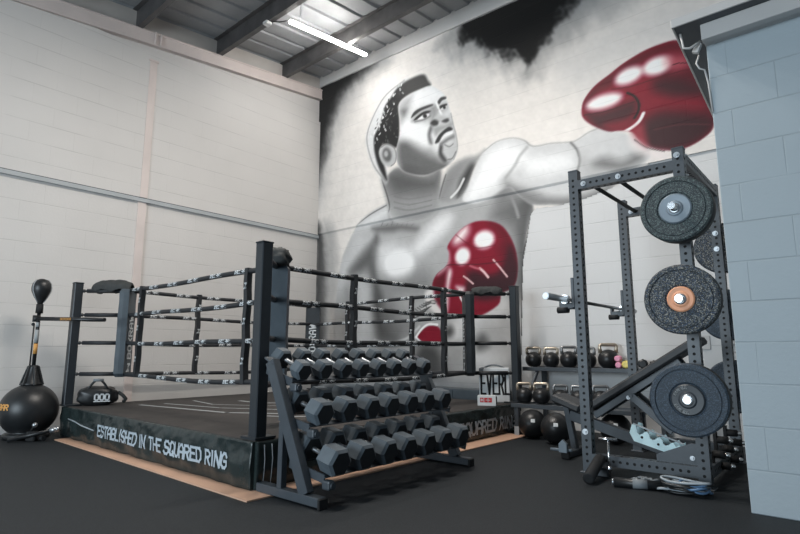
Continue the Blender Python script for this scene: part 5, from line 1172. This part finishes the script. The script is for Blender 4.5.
# bumper plates on the pegs
def plate(label, y, z, crumb, hub, t=0.085, rad=0.228, txt=False, hubr=0.105, sgn=-1):
    r = thing('bumper_plate', label, 'weight plate', (PX1, y, z), 0, 'bumper plates stored on the power rack')
    ax = (0, sgn, 0)
    bm = NB(); R0 = rad
    lathe(bm, [(0.03, -t/2), (R0-0.012, -t/2), (R0, -t/2+0.012), (R0, t/2-0.012), (R0-0.010, t/2), (R0-0.034, t/2), (R0-0.036, t/2-0.010), (R0-0.041, t/2-0.010), (R0-0.043, t/2-0.003), (hubr+0.012, t/2-0.003), (hubr+0.006, t/2-0.010), (hubr, t/2-0.012), (0.03, t/2-0.012)], axis=ax, n=96, smooth=False)
    rub = obj('rubber', bm, crumb, r)
    bm = NB(); lathe(bm, [(R0+0.0008, -t/2+0.012), (R0+0.001, 0), (R0+0.0008, t/2-0.012)], axis=ax, n=72); obj('rim', bm, M['plate_rim'], r)
    bm = NB(); lathe(bm, [(0.027, -0.01), (hubr, -0.01), (hubr, t/2-0.006), (hubr-0.008, t/2+0.001), (0.055, t/2-0.001), (0.045, t/2+0.004), (0.027, t/2+0.004)], axis=ax, n=64, smooth=False); hb_ = obj('hub', bm, hub, r)
    bm = NB(); lathe(bm, [(0.025, -0.02), (0.036, -0.02), (0.036, t/2+0.007), (0.025, t/2+0.007)], axis=ax, n=32); obj('collar', bm, M['zinc'], r)
    if txt:
        bm = NB(); yo = sgn*(t/2+0.0025)
        for a0_, word, flip in ((R(158), 'BUMBER', -1), (R(202), 'BUMBER', 1)):
            ln = text_len(word, 0.016, 0.8, 0.4)
            def PC(u, v):
                th = a0_+flip*u/0.076*1.15; rr_ = 0.072+(v if flip < 0 else 0.014-v)
                return Vector((math.cos(th)*rr_, yo, math.sin(th)*rr_))
            if not flip: continue
            GLX = ''.join(c for c in word if c in GL)
            letters(bm, GLX, PC, 0.014, 0.8, 0.22, 0.4)
        obj('print', bm, M['greyprint'], hb_)
    return r
plate('flecked bumper plate with pale grey hub, topmost on the rack\'s near side', 3.985, 1.872, M['plate_a'], M['hub_grey'], 0.125, 0.228)
plate('flecked bumper plate with orange hub on the power rack', 3.925, 1.246, M['plate_b'], M['hub_orange'], 0.09, 0.231, hubr=0.085)
plate('dark bumper plate with printed black hub, lowest on the rack\'s near side', 3.90, 0.597, M['plate_c'], M['hub_black'], 0.10, 0.231, hubr=0.10, txt=True)
plate('dark flecked plate partly hidden behind the rack, topmost on its far side', PY1+hw+0.16, 1.83, M['plate_b'], M['hub_black'], 0.11, 0.225, sgn=1)
plate('dark plate mostly hidden behind the orange-hubbed plate, on the rack\'s far side', PY1+hw+0.16, 1.225, M['plate_c'], M['hub_black'], 0.11, 0.225, sgn=1)
plate('dark plate mostly hidden behind the lowest near plate, on the rack\'s far side', PY1+hw+0.16, 0.605, M['plate_c'], M['hub_black'], 0.11, 0.225, sgn=1)

# barbell in the J cups
bb = thing('barbell', 'steel barbell resting in the J cups of the power rack', 'barbell', (PX0-hw-0.068, 4.79, 1.318))
bm = NB(); cyl(bm, (0, -0.66, 0), (0, 0.66, 0), 0.0145, n=14); obj('shaft', bm, M['knurl'], bb)
for s in (-1, 1):
    bm = NB(); cyl(bm, (0, s*0.70, 0), (0, s*1.03, 0), 0.0255, n=20); cyl(bm, (0, s*1.03, 0), (0, s*1.035, 0), 0.02, n=20); obj('sleeve', bm, M['zinc'], bb)
    bm = NB(); cyl(bm, (0, s*0.655, 0), (0, s*0.70, 0), 0.036, n=20); obj('collar', bm, M['chrome'], bb)

# ------------------------------------------------------------------ adjustable bench inside the rack
bn = thing('weight_bench', 'black adjustable incline bench standing inside the power rack', 'bench', (-1.55, 4.74, 0))
BO = Vector(bn.location)
def bobj(name, bm, m, parent=None):
    bmesh.ops.translate(bm, vec=-BO, verts=bm.verts); return obj(name, bm, m, parent or bn)
yc = 4.74
bm = NB(); beam(bm, (-1.88, yc, 0.415), (-0.96, yc, 1.0), 0.28, 0.065, up=(-0.53, 0, 0.85), bev=0.014); bobj('back_pad', bm, M['upholst'])
bm = NB(); beam(bm, (-2.18, yc, 0.50), (-1.93, yc, 0.41), 0.27, 0.065, up=(0.33, 0, 0.94), bev=0.014); bobj('seat_pad', bm, M['upholst'])
bm = NB()
beam(bm, (-2.06, yc, 0.345), (-1.08, yc, 0.07), 0.065, 0.085, up=(0.25, 0, 0.96)); bobj('main_beam', bm, M['rack'])
bm = NB()
for yy in (yc-0.06, yc+0.06): beam(bm, (-1.82, yy, 0.36), (-1.12, yy, 0.835), 0.03, 0.055, up=(-0.5, 0, 0.8))
bobj('back_rail', bm, M['rack'])
bm = NB()
for yy in (yc-0.075, yc+0.075):
    beam(bm, (-1.50, yy, 0.545), (-1.20, yy, 0.285), 0.03, 0.06, up=(0.6, 0, 0.7))
cyl(bm, (-1.50, yc-0.10, 0.545), (-1.50, yc+0.10, 0.545), 0.016, n=12)
bobj('support_strut', bm, M['rack'])
bm = NB(); bolt(bm, (-1.52, yc-0.092, 0.53), (0, -1, 0), 0.016); bobj('bolt', bm, M['zinc'])
bm = NB(); beam(bm, (-2.10, yc, 0.46), (-2.03, yc, 0.04), 0.06, 0.05); box(bm, (-2.10, yc, 0.455), (0.20, 0.10, 0.03), rot=(R(18), 'Y')); bobj('front_leg', bm, M['rack'])
for x, w in ((-2.03, 0.42), (-1.06, 0.50)):
    bm = NB(); box(bm, (x, yc, 0.035), (0.065, w, 0.05), bev=0.004); f_ = bobj('foot', bm, M['rack'])
    for s in (-1, 1):
        bm = NB(); box(bm, (x, yc+s*(w/2+0.005), 0.032), (0.075, 0.03, 0.062), bev=0.006); bobj('end_cap', bm, M['rubber'], f_)
bm = NB(); prism(bm, [(-0.035, 0), (0.035, 0), (0.035, 0.07), (0.0, 0.105), (-0.035, 0.07)], (-2.03, yc-0.24, 0.06), (1, 0, 0), (0, 0, 1), 0.03); cyl(bm, (-2.16, yc-0.22, 0.07), (-1.97, yc-0.22, 0.075), 0.012, n=10); bobj('transport_handle', bm, M['hub_grey'])
# toothed adjustment ladder
tooth = [(0.0, 0.10), (0.03, 0.105)]
for k in range(3):
    x0 = 0.045+k*0.10; tooth += [(x0, 0.075), (x0+0.012, 0.052), (x0+0.03, 0.045), (x0+0.05, 0.06), (x0+0.06, 0.078), (x0+0.075, 0.092)]
tooth += [(0.35, 0.07), (0.37, 0.095), (0.385, 0.055), (0.30, 0.0), (0.05, -0.02), (0.0, 0.03)]
tooth = tooth[::-1]
ua = R(-19)
bm = NB()
for yy in (yc-0.09, yc+0.075): prism(bm, [(p[0], p[1]) for p in tooth], (-1.535, yy, 0.225), (math.cos(ua), 0, math.sin(ua)), (-math.sin(ua), 0, math.cos(ua)), 0.015)
bobj('ladder', bm, M['teal'])
bm = NB()
beam(bm, (-1.50, yc-0.085, 0.325), (-1.13, yc-0.085, 0.20), 0.012, 0.012); bobj('guard_rod', bm, M['palecord'])
bm = NB()
for k in range(2):
    x = -1.43+k*0.12; z = 0.225-k*0.042
    cyl(bm, (x, yc-0.108, z), (x, yc-0.104, z), 0.010, n=10)
bobj('slot', bm, M['blackm'])

# ------------------------------------------------------------------ small kit on the floor at the rack
lm = thing('landmine_sleeve', 'black tube with a chrome T pin on the floor at the rack\'s left foot', 'attachment', (-1.55, 3.98, 0))
bm = NB(); lathe(bm, [(0.026, -0.17), (0.040, -0.17), (0.040, 0.15), (0.030, 0.16), (0.026, -0.10), (0.0, -0.10)], c=(0.0, -0.05, 0.084), axis=(-0.10, 1, 0.26), n=20); obj('sleeve', bm, M['blackm'], lm)
bm = NB(); box(bm, (0.0, 0.09, 0.035), (0.10, 0.05, 0.06), bev=0.006); obj('base', bm, M['rack'], lm)
bm = NB(); cyl(bm, (0.065, 0.06, 0.012), (0.065, 0.06, 0.27), 0.008, n=10); cyl(bm, (0.005, 0.04, 0.275), (0.125, 0.08, 0.275), 0.012, n=12); ball(bm, (0.065, 0.06, 0.07), 0.02, sub=12, ring=8); obj('pin', bm, M['chrome'], lm)

gb = thing('grip_bar', 'short black bar with a grey wrap lying in front of the rack', 'attachment', (-1.24, 3.88, 0), R(16))
bm = NB(); cyl(bm, (-0.15, 0, 0.031), (0.15, 0, 0.031), 0.030, n=18); obj('bar', bm, M['black'], gb)
bm = NB(); cyl(bm, (-0.035, 0, 0.031), (0.055, 0, 0.031), 0.0312, n=18); obj('wrap', bm, M['greyfab'], gb)
bm = NB(); cyl(bm, (-0.165, 0, 0.031), (-0.15, 0, 0.031), 0.022, n=14); obj('end_cap', bm, M['zinc'], gb)
hd = obj('chain_handle', None or (lambda bm: (tube(bm, [(0.10*math.cos(a)*(1+0.3*math.sin(3*a)), 0.05*math.sin(a), 0.03+0.012*math.sin(4*a)) for a in [i*2*PI/24 for i in range(25)]], 0.012, 8), tube(bm, [(-0.06+0.012*i, 0.02*math.sin(i*1.3), 0.045+0.006*math.sin(i*2.1)) for i in range(12)], 0.010, 6), bm)[-1])(NB()), M['greyfab'])
hd.location = (-1.215, 3.985, 0.0)
tag(hd, 'grey looped strap lying behind the short black bar at the rack', 'strap')

cbn = thing('cord_bundle', 'tangled bundle of blue and pale cords on the floor by the rack\'s right foot', 'cords', (-0.965, 3.93, 0))
for nm, m_, sd0, cnt in (('cord', 'palecord', 2, 5), ('cord', 'bluecord', 5, 4), ('cord', 'black', 9, 4)):
    q = random.Random(sd0); bm = NB()
    for c_ in range(cnt):
        ph = q.uniform(0, 6.28); ax_ = q.uniform(0.09, 0.15); ay_ = q.uniform(0.03, 0.075); ox, oy = q.uniform(-0.02, 0.02), q.uniform(-0.02, 0.02); rz_ = q.uniform(-0.25, 0.25)+0.2
        if m_ == 'bluecord': ox += 0.06; ax_ *= 0.55
        z0_ = 0.014+0.016*c_; pts = []
        for i in range(29):
            a = ph+i*2*PI/28; x, y = ax_*math.cos(a)+ox, ay_*math.sin(a)+oy
            pts.append((x*math.cos(rz_)-y*math.sin(rz_), x*math.sin(rz_)+y*math.cos(rz_), z0_+0.007*math.sin(2*a+ph)+0.006))
        tube(bm, pts, 0.008, 6, cap=False)
    obj('cord', bm, M[m_], cbn)

# ------------------------------------------------------------------ kettlebell shelves by the back wall
kr = thing('kettlebell_rack', 'low dark two-shelf kettlebell rack against the back wall', 'shelf', (-2.4, 5.95, 0))
KO = Vector(kr.location)
def kobj(name, bm, m, parent=None):
    bmesh.ops.translate(bm, vec=-KO, verts=bm.verts); return obj(name, bm, m, parent or kr)
for z, ya, yb, xa in ((0.715, 5.90, 6.17, -3.14), (0.335, 5.40, 5.68, -3.03)):
    bm = NB(); box(bm, ((xa-1.62)/2, (ya+yb)/2, z-0.006), (-1.62-xa, yb-ya, 0.012)); 
    for yy in (ya, yb): box(bm, ((xa-1.62)/2, yy, z-0.012), (-1.62-xa, 0.012, 0.045), bev=0.003)
    kobj('shelf', bm, M['rack'])
for x in (-2.97, -1.66):
    bm = NB(); beam(bm, (x, 6.12, 0.0), (x, 6.12, 0.72), 0.05, 0.05); beam(bm, (x, 5.43, 0.0), (x, 5.43, 0.33), 0.05, 0.05); beam(bm, (x, 5.41, 0.02), (x, 6.15, 0.02), 0.05, 0.04); beam(bm, (x, 5.62, 0.31), (x, 5.96, 0.70), 0.03, 0.04)
    kobj('frame', bm, M['rack'])
bm = NB(); box(bm, (-2.97, 5.403, 0.055), (0.055, 0.004, 0.09)); kobj('tag', bm, M['palecord'])

def kettlebell(label, loc, r, hm, tall, group, rz=0):
    k = thing('kettlebell', label, 'kettlebell', loc, rz, group)
    bm = NB(); prf = [(0.0, 0.0), (r*0.55, 0.0), (r*0.62, 0.006)]
    for i in range(18):
        a = -0.85+(PI/2+0.85)*i/17; prf.append((max(0.0, r*math.cos(a)), r*0.82+r*math.sin(a)*0.98 if i < 17 else r*0.82+r*0.98))
    prf[-1] = (0.0, prf[-1][1])
    lathe(bm, prf, n=32); obj('body', bm, M['kb'], k)
    bm = NB(); w = r*0.78; zb = r*1.45; zt = r*1.75+tall; rr_ = r*0.17
    pts = [(-w*0.92, 0, zb), (-w*1.0, 0, zb+(zt-zb)*0.55)]
    for i in range(7):
        a = PI-i*PI/12; pts.append((-w*0.72+w*0.28*math.cos(a)*1.0, 0, zt-w*0.28+w*0.28*math.sin(a)))
    for i in range(7):
        a = PI/2-i*PI/12; pts.append((w*0.72+w*0.28*math.cos(a), 0, zt-w*0.28+w*0.28*math.sin(a)))
    pts += [(w*1.0, 0, zb+(zt-zb)*0.55), (w*0.92, 0, zb)]
    tube(bm, pts, [rr_*1.25]+[rr_]*(len(pts)-2)+[rr_*1.25], 12); obj('handle', bm, hm, k)
    return k
TX = [(-3.06, 0.098, 'kbh'), (-2.835, 0.096, 'kbh'), (-2.615, 0.102, 'kbh2'), (-2.395, 0.096, 'kbh2'), (-2.16, 0.112, 'kbh')]
tl = ['kettlebell at the left end of the upper shelf, next to the ring post', 'second kettlebell from the left on the upper shelf', 'middle kettlebell of five on the upper shelf, grey handled', 'kettlebell on the upper shelf half hidden by the rack upright', 'largest kettlebell on the upper shelf, left of the pink dumbbells']
for (x, r, hm), lab in zip(TX, tl):
    kettlebell(lab, (x, 6.04, 0.727), r, M[hm], r*0.5, 'kettlebells on the upper shelf', R(rnd.uniform(-12, 12)+28))
BX = [(-2.935, 0.092, 'kbh'), (-2.73, 0.094, 'kbh'), (-2.51, 0.088, 'kbh2'), (-2.31, 0.088, 'kbh2'), (-2.08, 0.092, 'kbh2')]
bl = ['bright-handled kettlebell at the left end of the lower shelf', 'bright-handled kettlebell, second on the lower shelf', 'grey-handled kettlebell behind the bench seat on the lower shelf', 'kettlebell on the lower shelf partly behind the rack upright', 'kettlebell on the lower shelf above the bench back pad\'s lower end']
for (x, r, hm), lab in zip(BX, bl):
    kettlebell(lab, (x, 5.535, 0.347), r, M[hm], r*0.5, 'kettlebells on the lower shelf', R(rnd.uniform(-12, 12)+28))
def vinyl_db(label, loc, m_, rz, r=0.034, L=0.10, grp='small dumbbells on the upper shelf'):
    k = thing('small_dumbbell', label, 'dumbbell', loc, rz, grp)
    for s in (-1, 1):
        bm = NB(); lathe(bm, [(r*0.7, -0.025), (r, -0.016), (r, 0.016), (r*0.7, 0.025)], c=(0, s*L/2, r), axis=(0, 1, 0), n=8, smooth=False); obj('head', bm, M[m_], k)
    bm = NB(); cyl(bm, (0, -L/2, r), (0, L/2, r), r*0.42, n=10); obj('handle', bm, M[m_], k)
    return k
vinyl_db('small pink dumbbell lying on the upper shelf', (-2.035, 6.0, 0.727), 'pink', R(10))
vinyl_db('small pink dumbbell stacked on top of the other pink one', (-2.04, 6.0, 0.795), 'pink', R(10))
vinyl_db('small yellow dumbbell beside the pink ones on the upper shelf', (-1.955, 6.0, 0.727), 'yellow', R(8), 0.042)
vinyl_db('small black dumbbell right of the yellow one on the upper shelf', (-1.80, 6.03, 0.727), 'black', R(14), 0.05, 0.11)
vinyl_db('small black dumbbell at the right end of the upper shelf', (-1.69, 6.03, 0.727), 'black', R(14), 0.045, 0.11)

def slam(label, loc, r, rz):
    k = thing('slam_ball', label, 'ball', loc, 0, 'slam balls on the floor')
    bm = NB(); ball(bm, (0, 0, r), r, sub=40, ring=28)
    ob_ = obj('shell', bm, M['kb'], k)
    bm = NB()
    def PS(u, v):
        d = Vector((math.cos(rz), math.sin(rz), 0)); s = Vector((-d.y, d.x, 0)); p = d+s*u/r+Vector((0, 0, 1))*(0.35+v/r); return Vector((0, 0, r))+p.normalized()*(r+0.002)
    n = 5
    for i in range(n):
        for j in range(n):
            a, b, w_ = -0.022+0.044*i/n, -0.02+0.04*j/n, 0.044/n
            bm.faces.new([bm.verts.new(PS(*q)) for q in ((a, b), (a+w_, b), (a+w_, b+0.04/n), (a, b+0.04/n))])
    obj('label', bm, M['white'], ob_)
    return k
slam('black slam ball behind the other one, beside the ring\'s end', (-2.755, 5.36, 0), 0.148, R(-62))
slam('black slam ball in front, between the ring and the bench', (-2.42, 5.20, 0), 0.150, R(-66))
slam('black slam ball on the floor seen under the bench beam', (-1.96, 5.56, 0), 0.150, R(-70))

# wall-mounted sockets and cables
sk = thing('wall_socket', 'pale surface socket box on the back wall beside the partition', 'socket', (-1.0, YB-0.001, 1.05))
bm = NB(); box(bm, (0, -0.02, 0), (0.09, 0.04, 0.15), bev=0.004); obj('back_box', bm, M['steel_w2'], sk)
bm = NB(); tube(bm, [(0.0, -0.03, -0.075), (-0.03, -0.04, -0.12), (0.0, -0.05, -0.16), (0.05, -0.04, -0.14), (0.06, -0.03, -0.08)], 0.008, 6); obj('cable', bm, M['steel_w2'], sk)
bm = NB(); box(bm, (0, -0.004, 0), (0.10, 0.01, 0.14), bev=0.003)
o = obj('socket_plate', bm, M['steel_w2']); o.location = (-1.235, YB-0.0045, 0.995); tag(o, 'flat white socket plate on the back wall between the rack uprights', 'socket')
bm = NB()
tube(bm, [(-0.705, 3.62, 2.95), (-0.69, 3.60, 2.83), (-0.655, 3.60, 2.815), (-0.62, 3.62, 2.84), (-0.605, 3.66, 2.87)], 0.008, 6)
tube(bm, [(-0.625, 3.70, 2.80), (-0.64, 3.68, 2.74), (-0.625, 3.68, 2.70), (-0.60, 3.70, 2.69), (-0.588, 3.712, 2.60), (-0.580, 3.718, 2.40)], 0.006, 6)
box(bm, (-0.625, 3.66, 2.83), (0.035, 0.03, 0.06), rot=(R(25), 'Y'))
tag(obj('cable', bm, M['steel_w2']), 'pale looped cable under the deck at the top of the partition', 'cable')

# ------------------------------------------------------------------ light: unseen area lights added for roof lamps and for daylight behind the camera
def area(loc, rot, sx, sy, power, col):
    l = bpy.data.lights.new('lamp', 'AREA'); l.shape = 'RECTANGLE'; l.size = sx; l.size_y = sy; l.energy = power; l.color = col
    o = bpy.data.objects.new('lamp', l); C.objects.link(o); o.location = loc; o.rotation_euler = rot
    return o
WARM = (1.0, 0.94, 0.87); COOL = (0.78, 0.91, 1.0)
for x, y, p in ((-3.0, 3.1, 130), (-3.7, 2.2, 80)):
    area((x, y, raf_t(y)-0.11), (0, 0, 0), 0.06, 1.5, p, WARM)          # unseen roof lamp added without a fitting, facing down
    area((x, y, raf_t(y)-0.05), (PI, 0, 0), 0.10, 1.5, p*0.3, WARM)     # unseen up-light added to brighten the roof sheet
area((-3.4, -4.6, 1.7), (R(88), 0, R(0)), 4.2, 3.0, 430, COOL)          # unseen cool light added for daylight from behind the camera

w = bpy.data.worlds.new('World'); bpy.context.scene.world = w; w.use_nodes = True
bg = w.node_tree.nodes['Background']; bg.inputs[0].default_value = (0.62, 0.80, 1.0, 1); bg.inputs[1].default_value = 0.25

# ------------------------------------------------------------------ camera
cam = bpy.data.cameras.new('camera'); cam.sensor_width = 36; cam.lens = 36*535/800.0; cam.clip_start = 0.05
co_ = bpy.data.objects.new('camera', cam); C.objects.link(co_)
co_.location = (0, 0, 0.9); co_.rotation_euler = (R(90)+math.atan(85/535.0), 0, R(40.7))
sc = bpy.context.scene; sc.camera = co_
sc.view_settings.view_transform = 'Standard'; sc.view_settings.look = 'None'; sc.view_settings.exposure = 0.0; sc.view_settings.gamma = 1.0
sc.view_settings.use_curve_mapping = False
